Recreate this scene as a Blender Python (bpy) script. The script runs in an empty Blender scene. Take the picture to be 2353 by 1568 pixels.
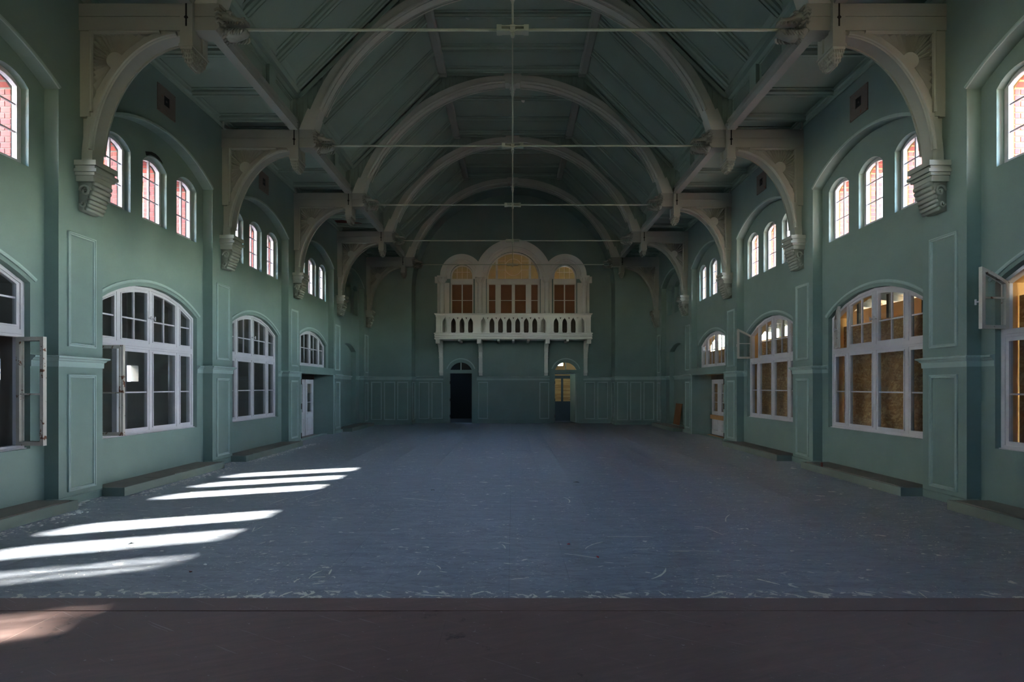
import bpy, bmesh, math, random
from mathutils import Vector, Matrix, noise
from mathutils.geometry import tessellate_polygon

random.seed(7)
SC = bpy.context.scene
COL = SC.collection
PI = math.pi

# ------------------------------------------------------------------ camera, sky, sun, exposure
F = 1200.0
cam_d = bpy.data.cameras.new('camera')
cam = bpy.data.objects.new('camera', cam_d)
COL.objects.link(cam)
cam.location = (0, 0, 1.6)
cam.rotation_euler = (PI / 2, 0, 0)
cam_d.sensor_width = 36.0
cam_d.sensor_fit = 'HORIZONTAL'
cam_d.lens = 36.0 * F / 2353.0
cam_d.shift_x = -1.5 / 2353.0
cam_d.shift_y = 104.0 / 2353.0
cam_d.clip_start = 0.05
cam_d.clip_end = 400
SC.camera = cam

SUN_DIR = Vector((-1.0, -0.36, -0.476)).normalized()       # the way sunlight travels
SUN_ELEV = math.asin(-SUN_DIR.z)
world = bpy.data.worlds.new('sky')
SC.world = world
world.use_nodes = True
wn = world.node_tree
wn.nodes.clear()
w_out = wn.nodes.new('ShaderNodeOutputWorld')
w_bg = wn.nodes.new('ShaderNodeBackground')
w_sky = wn.nodes.new('ShaderNodeTexSky')
w_sky.sky_type = 'NISHITA'
w_sky.sun_disc = False
w_sky.sun_elevation = SUN_ELEV
w_sky.sun_rotation = math.atan2(-SUN_DIR.x, -SUN_DIR.y)
w_sky.air_density = 1.1
w_sky.dust_density = 0.4
w_sky.ozone_density = 1.6
wn.links.new(w_sky.outputs[0], w_bg.inputs[0])
w_bg.inputs[1].default_value = 3.4
wn.links.new(w_bg.outputs[0], w_out.inputs[0])

sun_d = bpy.data.lights.new('sun', 'SUN')
sun_d.energy = 46.0
sun_d.angle = math.radians(0.9)
sun_d.color = (1.0, 0.955, 0.89)
sun = bpy.data.objects.new('sun', sun_d)
COL.objects.link(sun)
sun.rotation_euler = SUN_DIR.to_track_quat('-Z', 'Y').to_euler()
sun.location = (40, 20, 20)

SC.view_settings.view_transform = 'Standard'
SC.view_settings.look = 'None'
SC.view_settings.gamma = 1.0
SC.view_settings.use_curve_mapping = False
SC.view_settings.exposure = 2.2
SC.cycles.max_bounces = 12
SC.cycles.diffuse_bounces = 8
SC.cycles.transparent_max_bounces = 16
SC.cycles.use_denoising = True
SC.cycles.caustics_reflective = False
SC.cycles.caustics_refractive = False
SC.cycles.sample_clamp_indirect = 20.0

# ------------------------------------------------------------------ materials
def rgb(r, g, b):
    f = lambda c: ((c / 255.0) / 12.92 if c / 255.0 <= 0.04045 else ((c / 255.0 + 0.055) / 1.055) ** 2.4)
    return (f(r), f(g), f(b), 1.0)

class NT:
    def __init__(s, name):
        s.m = bpy.data.materials.new(name)
        s.m.use_nodes = True
        s.t = s.m.node_tree
        s.t.nodes.clear()
        s.out = s.t.nodes.new('ShaderNodeOutputMaterial')
    def n(s, typ, **kw):
        nd = s.t.nodes.new('ShaderNode' + typ)
        for k, v in kw.items():
            setattr(nd, k, v)
        return nd
    def l(s, a, b):
        s.t.links.new(a, b)
    def pos(s, scale=(1, 1, 1), rot=(0, 0, 0), obj=False):
        mp = s.n('Mapping')
        mp.inputs['Scale'].default_value = scale
        if obj:
            src = s.n('TexCoord').outputs['Object']
        else:
            src = s.n('NewGeometry').outputs['Position']
        if any(rot):                       # turn first, stretch afterwards
            mr = s.n('Mapping')
            mr.inputs['Rotation'].default_value = rot
            s.l(src, mr.inputs['Vector'])
            src = mr.outputs[0]
        s.l(src, mp.inputs['Vector'])
        return mp.outputs[0]
    def noise(s, vec, scale, detail=4, rough=0.55, dist=0.0):
        nd = s.n('TexNoise')
        nd.inputs['Scale'].default_value = scale
        nd.inputs['Detail'].default_value = detail
        nd.inputs['Roughness'].default_value = rough
        nd.inputs['Distortion'].default_value = dist
        s.l(vec, nd.inputs['Vector'])
        return nd.outputs[0]
    def step(s, v, lo, hi, a=0.0, b=1.0):
        nd = s.n('MapRange')
        nd.inputs[1].default_value = lo
        nd.inputs[2].default_value = hi
        nd.inputs[3].default_value = a
        nd.inputs[4].default_value = b
        s.l(v, nd.inputs[0])
        return nd.outputs[0]
    def math(s, op, a, b):
        nd = s.n('Math', operation=op)
        for i, v in enumerate((a, b)):
            if isinstance(v, (int, float)):
                nd.inputs[i].default_value = v
            else:
                s.l(v, nd.inputs[i])
        return nd.outputs[0]
    def mix(s, f, a, b):
        nd = s.n('Mix', data_type='RGBA')
        if isinstance(f, (int, float)):
            nd.inputs[0].default_value = f
        else:
            s.l(f, nd.inputs[0])
        for sock, v in ((nd.inputs[6], a), (nd.inputs[7], b)):
            if isinstance(v, tuple):
                sock.default_value = v
            else:
                s.l(v, sock)
        return nd.outputs[2]
    def bsdf(s, col, rough, bump=None, bstr=0.2, bdist=0.01, spec=0.5):
        p = s.n('BsdfPrincipled')
        if isinstance(col, tuple):
            p.inputs['Base Color'].default_value = col
        else:
            s.l(col, p.inputs['Base Color'])
        if isinstance(rough, (int, float)):
            p.inputs['Roughness'].default_value = rough
        else:
            s.l(rough, p.inputs['Roughness'])
        p.inputs['Specular IOR Level'].default_value = spec
        if bump is not None:
            b = s.n('Bump')
            b.inputs['Strength'].default_value = bstr
            b.inputs['Distance'].default_value = bdist
            s.l(bump, b.inputs['Height'])
            s.l(b.outputs[0], p.inputs['Normal'])
        s.l(p.outputs[0], s.out.inputs[0])
        return p

def paint(name, base, dark, light, rough=0.5, chip=None, chip_lo=0.72, scale=1.2, spec=0.35):
    t = NT(name)
    v = t.pos()
    a = t.noise(v, scale, 5, 0.6)
    c = t.mix(t.step(a, 0.32, 0.68), dark, light)
    c = t.mix(0.55, c, base)
    fine = t.noise(v, 40, 3)
    if chip:
        k = t.noise(v, 7.0, 8, 0.65)
        c = t.mix(t.step(k, chip_lo, chip_lo + 0.02), c, chip)
    t.bsdf(c, rough, fine, 0.08, 0.004, spec)
    return t.m

M = {}
M['wall'] = paint('sage_wall_paint', rgb(116, 134, 126), rgb(108, 126, 119), rgb(124, 142, 133), 0.5, rgb(205, 205, 190), 0.80)
M['trim'] = paint('sage_trim_paint', rgb(150, 167, 161), rgb(142, 159, 153), rgb(158, 175, 168), 0.45, rgb(205, 205, 195), 0.80)
M['ceil'] = paint('teal_ceiling_paint', rgb(132, 148, 135), rgb(125, 141, 128), rgb(139, 155, 141), 0.55)
M['beam'] = paint('grey_beam_paint', rgb(146, 147, 137), rgb(138, 140, 131), rgb(154, 154, 145), 0.5)
M['arch'] = paint('lit_beam_paint', rgb(180, 179, 167), rgb(171, 171, 159), rgb(188, 187, 175), 0.5)  # beam paint again, lightened so the main arches look better lit
M['carve'] = paint('pale_carving_paint', rgb(136, 138, 128), rgb(112, 114, 105), rgb(156, 158, 146), 0.5, scale=9)
M['rod'] = paint('rod_paint', rgb(170, 176, 158), rgb(158, 164, 146), rgb(182, 186, 170), 0.4)
M['frame'] = paint('window_paint', rgb(196, 190, 192), rgb(184, 178, 181), rgb(208, 202, 204), 0.45, rgb(110, 74, 52), 0.735)
M['frame_worn'] = paint('worn_window_paint', rgb(186, 178, 166), rgb(170, 160, 148), rgb(198, 190, 178), 0.5, rgb(104, 62, 40), 0.60)
M['stone'] = paint('balcony_paint', rgb(218, 213, 203), rgb(209, 204, 194), rgb(225, 220, 211), 0.5)
M['duct'] = paint('duct_paint', rgb(112, 122, 112), rgb(98, 108, 102), rgb(122, 130, 118), 0.55, rgb(150, 150, 140), 0.74)
M['duct_top'] = paint('duct_lid', rgb(112, 106, 96), rgb(96, 92, 84), rgb(128, 122, 110), 0.7)
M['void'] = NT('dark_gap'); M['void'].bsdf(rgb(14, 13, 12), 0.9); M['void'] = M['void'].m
M['blank'] = paint('grey_board', rgb(112, 100, 92), rgb(100, 90, 84), rgb(124, 110, 100), 0.7, rgb(120, 80, 55), 0.62, 3)
M['brownboard'] = paint('brown_hardboard', rgb(140, 92, 58), rgb(128, 82, 52), rgb(150, 100, 64), 0.6)
M['raw'] = paint('raw_plank', rgb(176, 128, 76), rgb(160, 112, 64), rgb(190, 142, 88), 0.6, scale=5)
M['paper'] = paint('kraft_board', rgb(128, 88, 62), rgb(118, 80, 56), rgb(138, 96, 68), 0.75)
M['cream'] = paint('cream_plaster', rgb(206, 190, 150), rgb(194, 176, 136), rgb(216, 200, 162), 0.7)
M['veranda'] = paint('veranda_plaster', rgb(120, 114, 106), rgb(104, 98, 92), rgb(130, 124, 114), 0.8)
M['rafter'] = paint('veranda_rafter', rgb(92, 90, 86), rgb(80, 78, 75), rgb(102, 100, 95), 0.7)
M['ochre'] = paint('ochre_plaster', rgb(210, 160, 100), rgb(190, 140, 84), rgb(220, 174, 116), 0.8)
M['darkdoor'] = paint('dark_door', rgb(58, 66, 72), rgb(50, 58, 64), rgb(66, 74, 80), 0.5)
M['scrap'] = paint('paint_flake', rgb(206, 206, 200), rgb(190, 190, 184), rgb(220, 220, 214), 0.7)
M['red'] = paint('red_scrap', rgb(190, 52, 50), rgb(170, 44, 42), rgb(200, 60, 56), 0.6)
M['iron'] = paint('dark_iron', rgb(70, 62, 58), rgb(58, 50, 46), rgb(80, 70, 64), 0.5)
M['rust'] = paint('rusty_pipe', rgb(120, 70, 60), rgb(100, 58, 50), rgb(134, 80, 66), 0.6)
M['earth'] = paint('yard', rgb(120, 116, 100), rgb(100, 100, 80), rgb(136, 130, 112), 0.9)
M['rooftile'] = paint('clay_roof', rgb(176, 92, 62), rgb(160, 80, 54), rgb(190, 104, 70), 0.8)
M['whitewall'] = paint('white_render', rgb(220, 216, 208), rgb(208, 204, 196), rgb(228, 224, 216), 0.8)
M['leaf'] = paint('tree_leaf', rgb(92, 108, 56), rgb(78, 94, 46), rgb(108, 122, 66), 0.7)
M['slate'] = paint('slate', rgb(92, 98, 108), rgb(80, 86, 96), rgb(104, 110, 120), 0.6)
M['brick_far'] = paint('frieze_brick', rgb(178, 84, 62), rgb(164, 74, 54), rgb(190, 94, 70), 0.8)
M['mortar'] = paint('mortar', rgb(196, 190, 178), rgb(184, 178, 166), rgb(206, 200, 188), 0.9)

def brick_mat():
    t = NT('red_brick')
    oi = t.n('ObjectInfo')
    v = t.pos(obj=True)
    a = t.noise(v, 30, 4)
    c = t.mix(oi.outputs['Random'], rgb(122, 48, 42), rgb(160, 68, 54))
    c = t.mix(t.step(a, 0.3, 0.8, 0, 0.35), c, rgb(120, 56, 50))
    t.bsdf(c, 0.8, a, 0.3, 0.003)
    return t.m
M['brick'] = brick_mat()

def osb():
    t = NT('strand_board')
    cols = None
    masks = []
    v0 = t.pos()
    for i, (rot, sc) in enumerate(((0.5, 1.0), (-0.7, 1.2), (1.5, 1.1))):
        # strands lie in the Y-Z plane of the board
        vv = t.pos((1, 34 * sc, 9 * sc), (rot, 0, 0))
        vo = t.n('TexVoronoi')
        vo.inputs['Scale'].default_value = 1.0
        t.l(vv, vo.inputs['Vector'])
        sep = t.n('SeparateColor')
        t.l(vo.outputs['Color'], sep.inputs[0])
        masks.append(sep.outputs[i])
    a = t.mix(masks[0], rgb(164, 112, 62), rgb(206, 152, 92))
    b = t.mix(masks[1], rgb(178, 126, 74), rgb(226, 180, 122))
    f = t.step(masks[2], 0.45, 0.5)
    c = t.mix(f, a, b)
    n = t.noise(v0, 1.5, 4)
    c = t.mix(t.step(n, 0.35, 0.7, 0.0, 0.35), c, rgb(140, 90, 48))
    t.bsdf(c, 0.65, masks[1], 0.3, 0.003)
    return t.m
M['osb'] = osb()

def glass(name, tint, dust):
    t = NT(name)
    tr = t.n('BsdfTransparent'); tr.inputs[0].default_value = tint
    gl = t.n('BsdfGlossy'); gl.inputs['Roughness'].default_value = 0.03
    df = t.n('BsdfDiffuse'); df.inputs[0].default_value = (0.55, 0.55, 0.55, 1)
    lw = t.n('LayerWeight'); lw.inputs[0].default_value = 0.5
    v = t.pos()
    n = t.noise(v, 4.0, 6, 0.7)
    m1 = t.n('MixShader'); m2 = t.n('MixShader')
    t.l(t.step(n, 0.3, 0.8, dust * 0.4, dust * 2.0), m1.inputs[0])
    t.l(tr.outputs[0], m1.inputs[1]); t.l(df.outputs[0], m1.inputs[2])
    t.l(t.math('ADD', t.math('MULTIPLY', t.math('POWER', lw.outputs['Facing'], 4.0), 0.8), 0.035), m2.inputs[0])
    t.l(m1.outputs[0], m2.inputs[1]); t.l(gl.outputs[0], m2.inputs[2])
    t.l(m2.outputs[0], t.out.inputs[0])
    return t.m
M['glass'] = glass('dusty_glass', (0.93, 0.95, 0.95, 1), 0.03)
M['glass_clear'] = glass('old_glass', (0.9, 0.92, 0.92, 1), 0.015)

def floor_mat():
    t = NT('worn_blue_linoleum')
    v = t.pos()
    big = t.noise(v, 0.45, 4)
    streak = t.noise(t.pos((2.2, 9, 1)), 1.0, 7, 0.7, 0.8)
    fleck = t.noise(t.pos((7, 22, 1), (0, 0, 0.35)), 1.0, 5, 0.65, 0.5)
    fleck2 = t.noise(t.pos((8, 24, 1), (0, 0, -0.5)), 1.0, 5, 0.65, 0.5)
    oi = t.n('ObjectInfo')
    c = t.mix(t.step(streak, 0.35, 0.65), rgb(112, 118, 127), rgb(156, 160, 168))
    c = t.mix(t.step(fleck, 0.56, 0.64, 0, 0.45), c, rgb(80, 84, 92))
    c = t.mix(t.step(fleck2, 0.57, 0.65, 0, 0.4), c, rgb(84, 88, 96))
    c = t.mix(t.step(big, 0.35, 0.65, 0, 0.35), c, rgb(138, 138, 140))
    c = t.mix(t.math('MULTIPLY', oi.outputs['Random'], 0.10), c, rgb(84, 88, 95))
    # chips and scuffs where the pale underside of the paint shows
    mask = t.step(t.noise(v, 0.8, 3), 0.42, 0.60)
    mask2 = t.step(t.noise(v, 1.7, 3), 0.48, 0.62)
    chip = t.noise(t.pos((5, 9, 1)), 1.0, 6, 0.6, 0.6)
    chip2 = t.noise(t.pos((17, 30, 1), (0, 0, -0.25)), 1.0, 4, 0.55, 0.4)
    chip3 = t.noise(t.pos((38, 52, 1), (0, 0, 0.3)), 1.0, 3, 0.5, 0.3)
    k = t.math('MAXIMUM', t.step(chip, 0.655, 0.66), t.math('MULTIPLY', t.step(chip2, 0.645, 0.655), mask))
    k = t.math('MAXIMUM', k, t.math('MULTIPLY', t.step(chip3, 0.655, 0.67), mask2))
    # the strip worn hardest, along the foot of the stage
    sep = t.n('SeparateXYZ'); t.l(v, sep.inputs[0])
    band = t.step(sep.outputs['Y'], 4.07, 4.10, 1.0, 0.0)
    chip4 = t.noise(t.pos((9, 14, 1), (0, 0, 0.5)), 1.0, 5, 0.6, 0.8)
    k = t.math('MAXIMUM', k, t.math('MULTIPLY', t.step(chip4, 0.575, 0.585), band))
    sa = t.noise(t.pos((1.1, 70, 1), (0, 0, 0.55)), 1.0, 4, 0.5)
    sb = t.noise(t.pos((0.9, 60, 1), (0, 0, -0.9)), 1.0, 4, 0.5)
    scr = t.math('MAXIMUM', t.step(sa, 0.68, 0.70), t.step(sb, 0.685, 0.705))
    k = t.math('MAXIMUM', k, t.math('MULTIPLY', t.math('MULTIPLY', scr, mask), 0.7))
    c = t.mix(t.math('MULTIPLY', k, 0.85), c, rgb(222, 220, 204))
    rough = t.step(streak, 0.3, 0.7, 0.34, 0.52)
    t.bsdf(c, rough, streak, 0.12, 0.004, 0.5)
    return t.m
M['floor'] = floor_mat()

def stage_mat():
    t = NT('brown_stage_deck')
    v = t.pos()
    big = t.noise(v, 0.6, 5, 0.6)
    st = t.noise(t.pos((3, 22, 1), (0, 0, -0.3)), 1.0, 6, 0.7, 0.5)
    c = t.mix(t.step(st, 0.3, 0.72), rgb(104, 82, 76), rgb(132, 108, 102))
    c = t.mix(t.step(big, 0.4, 0.7, 0, 0.5), c, rgb(86, 76, 74))
    dk = t.noise(v, 2.2, 6, 0.7)
    c = t.mix(t.step(dk, 0.64, 0.70, 0, 0.7), c, rgb(40, 34, 32))
    sp = t.noise(t.pos((26, 40, 1), (0, 0, 0.4)), 1.0, 4, 0.6)
    sc = t.noise(t.pos((2.0, 70, 1), (0, 0, 0.5)), 1.0, 4, 0.5)
    k = t.math('MAXIMUM', t.step(sp, 0.69, 0.71), t.math('MULTIPLY', t.step(sc, 0.68, 0.70), 0.6))
    c = t.mix(t.math('MULTIPLY', k, 0.7), c, rgb(160, 152, 150))
    t.bsdf(c, t.step(st, 0.3, 0.7, 0.42, 0.6), st, 0.15, 0.004, 0.45)
    return t.m
M['stage'] = stage_mat()

# ------------------------------------------------------------------ mesh builder
class MB:
    def __init__(s):
        s.v = []; s.f = []
    def add(s, vs, fs):
        o = len(s.v)
        s.v.extend(tuple(p) for p in vs)
        s.f.extend(tuple(i + o for i in f) for f in fs)
        return s
    def box(s, x0, x1, y0, y1, z0, z1):
        v = [(x0, y0, z0), (x1, y0, z0), (x1, y1, z0), (x0, y1, z0), (x0, y0, z1), (x1, y0, z1), (x1, y1, z1), (x0, y1, z1)]
        return s.add(v, [(0, 3, 2, 1), (4, 5, 6, 7), (0, 1, 5, 4), (1, 2, 6, 5), (2, 3, 7, 6), (3, 0, 4, 7)])
    def prism(s, loops, mp, d0, d1):
        """loops: outer 2D loop then holes; mp(a, b, d) -> xyz; a solid between d0 and d1."""
        if not isinstance(loops[0][0], (tuple, list)):
            loops = [loops]
        flat = [p for lp in loops for p in lp]
        tri = tessellate_polygon([[Vector((p[0], p[1], 0)) for p in lp] for lp in loops])
        n = len(flat)
        vs = [mp(a, b, d0) for a, b in flat] + [mp(a, b, d1) for a, b in flat]
        fs = [tuple(t) for t in tri] + [tuple(i + n for i in reversed(t)) for t in tri]
        o = 0
        for lp in loops:
            k = len(lp)
            for i in range(k):
                j = (i + 1) % k
                fs.append((o + i, o + j, o + j + n, o + i + n))
            o += k
        return s.add(vs, fs)
    def sweep(s, path, prof, mp, closed=False):
        """profile (offset to the left of the path, depth) swept along a 2D path with mitred corners."""
        n = len(path); k = len(prof); vs = []
        for i in range(n):
            p = Vector(path[i])
            a = Vector(path[i - 1]) if (i > 0 or closed) else None
            b = Vector(path[(i + 1) % n]) if (i < n - 1 or closed) else None
            d1 = (p - a).normalized() if a is not None else None
            d2 = (b - p).normalized() if b is not None else None
            if d1 is None: d1 = d2
            if d2 is None: d2 = d1
            n1 = Vector((-d1.y, d1.x)); n2 = Vector((-d2.y, d2.x))
            m = n1 + n2
            m = m.normalized() if m.length > 1e-6 else n1
            m = m / max(0.3, m.dot(n1))
            for off, dep in prof:
                q = p + m * off
                vs.append(mp(q.x, q.y, dep))
        fs = []
        for i in range(n if closed else n - 1):
            j = (i + 1) % n
            for e in range(k):
                g = (e + 1) % k
                fs.append((i * k + e, j * k + e, j * k + g, i * k + g))
        if not closed:
            fs.append(tuple(range(k)))
            fs.append(tuple(reversed(range((n - 1) * k, n * k))))
        return s.add(vs, fs)
    def tube(s, pts, rad, seg=8):
        pts = [Vector(p) for p in pts]
        if isinstance(rad, (int, float)): rad = [rad] * len(pts)
        vs = []; n = len(pts)
        for i, p in enumerate(pts):
            d = (pts[min(i + 1, n - 1)] - pts[max(i - 1, 0)]).normalized()
            ref = Vector((0, 1, 0)) if abs(d.y) < 0.9 else Vector((0, 0, 1))
            u = d.cross(ref).normalized(); w = d.cross(u)
            for j in range(seg):
                t = 2 * PI * j / seg
                vs.append(p + (u * math.cos(t) + w * math.sin(t)) * rad[i])
        fs = []
        for i in range(n - 1):
            for j in range(seg):
                k = (j + 1) % seg
                fs.append((i * seg + j, i * seg + k, (i + 1) * seg + k, (i + 1) * seg + j))
        fs.append(tuple(reversed(range(seg)))); fs.append(tuple(range((n - 1) * seg, n * seg)))
        return s.add(vs, fs)
    def loft(s, rings):
        k = len(rings[0]); vs = [p for r in rings for p in r]; fs = []
        for i in range(len(rings) - 1):
            for j in range(k):
                g = (j + 1) % k
                fs.append((i * k + j, i * k + g, (i + 1) * k + g, (i + 1) * k + j))
        fs.append(tuple(reversed(range(k)))); fs.append(tuple(range((len(rings) - 1) * k, len(rings) * k)))
        return s.add(vs, fs)
    def ball(s, c, r, seg=8, rings=5):
        rs = []
        for i in range(rings + 1):
            t = PI * (0.04 + 0.92 * i / rings)
            rs.append([(c[0] + r[0] * math.sin(t) * math.cos(2 * PI * j / seg), c[1] + r[1] * math.sin(t) * math.sin(2 * PI * j / seg),
                        c[2] + r[2] * math.cos(t)) for j in range(seg)])
        return s.loft(rs)
    def lathe(s, prof, c, seg=16):
        return s.loft([[(c[0] + r * math.cos(2 * PI * j / seg), c[1] + r * math.sin(2 * PI * j / seg), c[2] + z) for j in range(seg)] for r, z in prof])
    def mesh(s, name, mat, smooth=False):
        me = bpy.data.meshes.new(name)
        me.from_pydata(s.v, [], s.f)
        bm = bmesh.new(); bm.from_mesh(me)
        bmesh.ops.recalc_face_normals(bm, faces=bm.faces)
        bm.to_mesh(me); bm.free()
        me.materials.append(M[mat] if isinstance(mat, str) else mat)
        if smooth:
            me.polygons.foreach_set('use_smooth', [True] * len(me.polygons))
        me.update()
        return me
    def obj(s, name, mat, parent=None, smooth=False):
        return link(name, s.mesh(name, mat, smooth), parent)

def link(name, mesh, parent=None, loc=None, rotz=None):
    o = bpy.data.objects.new(name, mesh)
    COL.objects.link(o)
    if parent is not None: o.parent = parent
    if loc is not None: o.location = loc
    if rotz is not None: o.rotation_euler = (0, 0, rotz)
    return o

def structure(o, label=None):
    o['kind'] = 'structure'
    if label: o['label'] = label
    return o

def thing(name, label, cat, loc=(0, 0, 0), group=None, mesh=None):
    o = link(name, mesh, None, loc)
    o['label'] = label; o['category'] = cat
    if group: o['group'] = group
    return o

CACHE = {}
def cached(key, fn):
    if key not in CACHE:
        CACHE[key] = fn()
    return CACHE[key]

def arc(cx, cz, rx, rz, t0, t1, n):
    return [(cx + rx * math.cos(t0 + (t1 - t0) * i / n), cz + rz * math.sin(t0 + (t1 - t0) * i / n)) for i in range(n + 1)]

def seg_top(half, spring, apex):
    """height of a segmental arch over |y| <= half."""
    r = apex - spring
    R = (half * half + r * r) / (2 * r)
    return lambda y: apex - R + math.sqrt(max(0.0, R * R - y * y))

def arch_loop(half, z0, top, n=14, off=0.0):
    """closed loop, counter-clockwise: bottom left, bottom right, over the arch."""
    pts = [(-half, z0), (half, z0)]
    for i in range(n + 1):
        y = half - 2 * half * i / n
        pts.append((y, top(y)))
    return pts

def side(s, u0=0.0):
    """plane of a long wall: a = Y, b = Z, d = distance from u0 towards the room."""
    return lambda a, b, d: (s * (u0 - d), a, b)
def cross(y0):
    """plane across the hall: a = X, b = Z, d = towards the far end."""
    return lambda a, b, d: (a, y0 + d, b)
def plan(a, b, d):
    return (a, b, d)

# ------------------------------------------------------------------ measures
B = 3.54                     # bay
PY0 = 7.27                   # centre of the nearest pier in view
PIER = [PY0 + B * k for k in range(-2, 5)]
PH = 0.37                    # half a pier
BAYC = [PY0 + B * (k + 0.5) for k in range(-2, 4)]    # bay centres: index 1 is the one cut by the frame
U1, U2, U3 = 6.0, 6.19, 6.38
UF = 6.28                    # window plane
UO = 6.575                   # outer brick face
ZW = 7.08                    # side ceiling
BACK1, BACK2 = 21.76, 22.58
CX = 0.03
UP = seg_top(0.30, 5.40, 5.55)
LOW = seg_top(1.20, 2.93, 3.30)
NICHE = seg_top(0.95, 2.95, 3.22)
REC = seg_top(B / 2 - PH, 5.53, 5.98)
UPY = (-0.88, 0.0, 0.88)
ZS, ZT = 0.80, 2.28          # sill and transom of the big windows
OPEN_BAYS = (1, 2, 3)        # bays with full windows; 4 has a doorway below, 5 is blind

# ------------------------------------------------------------------ floor
floor = structure(link('floor', None), 'worn blue-grey linoleum floor of the hall')
MB().box(-7.2, 7.2, -3.6, 23.2, -0.2, -0.012).obj('subfloor', 'void', floor)
seams_y = [3.2, 4.08, 4.36, 4.90, 6.9, 8.9, 10.9, 12.9, 14.9, 16.9, 18.9, 20.9, 22.75]
for j in range(len(seams_y) - 1):
    a, b = seams_y[j], seams_y[j + 1]
    w = 0.5
    me = cached(('pan', round(b - a, 3)), lambda: MB().box(0.0007, w - 0.0007, 0.0006, b - a - 0.0006, -0.05, 0).mesh('floor_panel', 'floor'))
    for i in range(-13, 13):
        if b > 22.6 and abs(i * w) > 5: pass
        o = link('panel', me, floor, (-0.03 + i * w, a, random.uniform(-0.0007, 0.0)))

# ------------------------------------------------------------------ long walls
DZ = 1.93
CORN = [(0.0, 1.86), (0.012, 1.86), (0.014, 1.935), (0.03, 1.945), (0.04, 1.965), (0.065, 1.98), (0.068, 2.0), (0.0, 2.012)]
PLINTH = [(0.0, 0.0), (0.03, 0.0), (0.03, 0.095), (0.02, 0.105), (0.0, 0.108)]
PANEL = [(0.0, 0.0), (0.0, 0.020), (0.008, 0.026), (0.018, 0.026), (0.022, 0.014), (0.030, 0.014), (0.034, 0.020), (0.042, 0.018), (0.048, 0.0)]
ARCHBAND = [(0.0, 0.0), (0.0, 0.018), (0.02, 0.022), (0.045, 0.018), (0.05, 0.0)]

def frame_rect(mb, a0, a1, b0, b1, mp):
    # inward offset: the path runs clockwise so that "left" points outwards; use negative offsets
    prof = [(-o, d) for o, d in PANEL]
    mb.sweep([(a0, b0), (a0, b1), (a1, b1), (a1, b0)], prof, mp, True)

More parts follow.
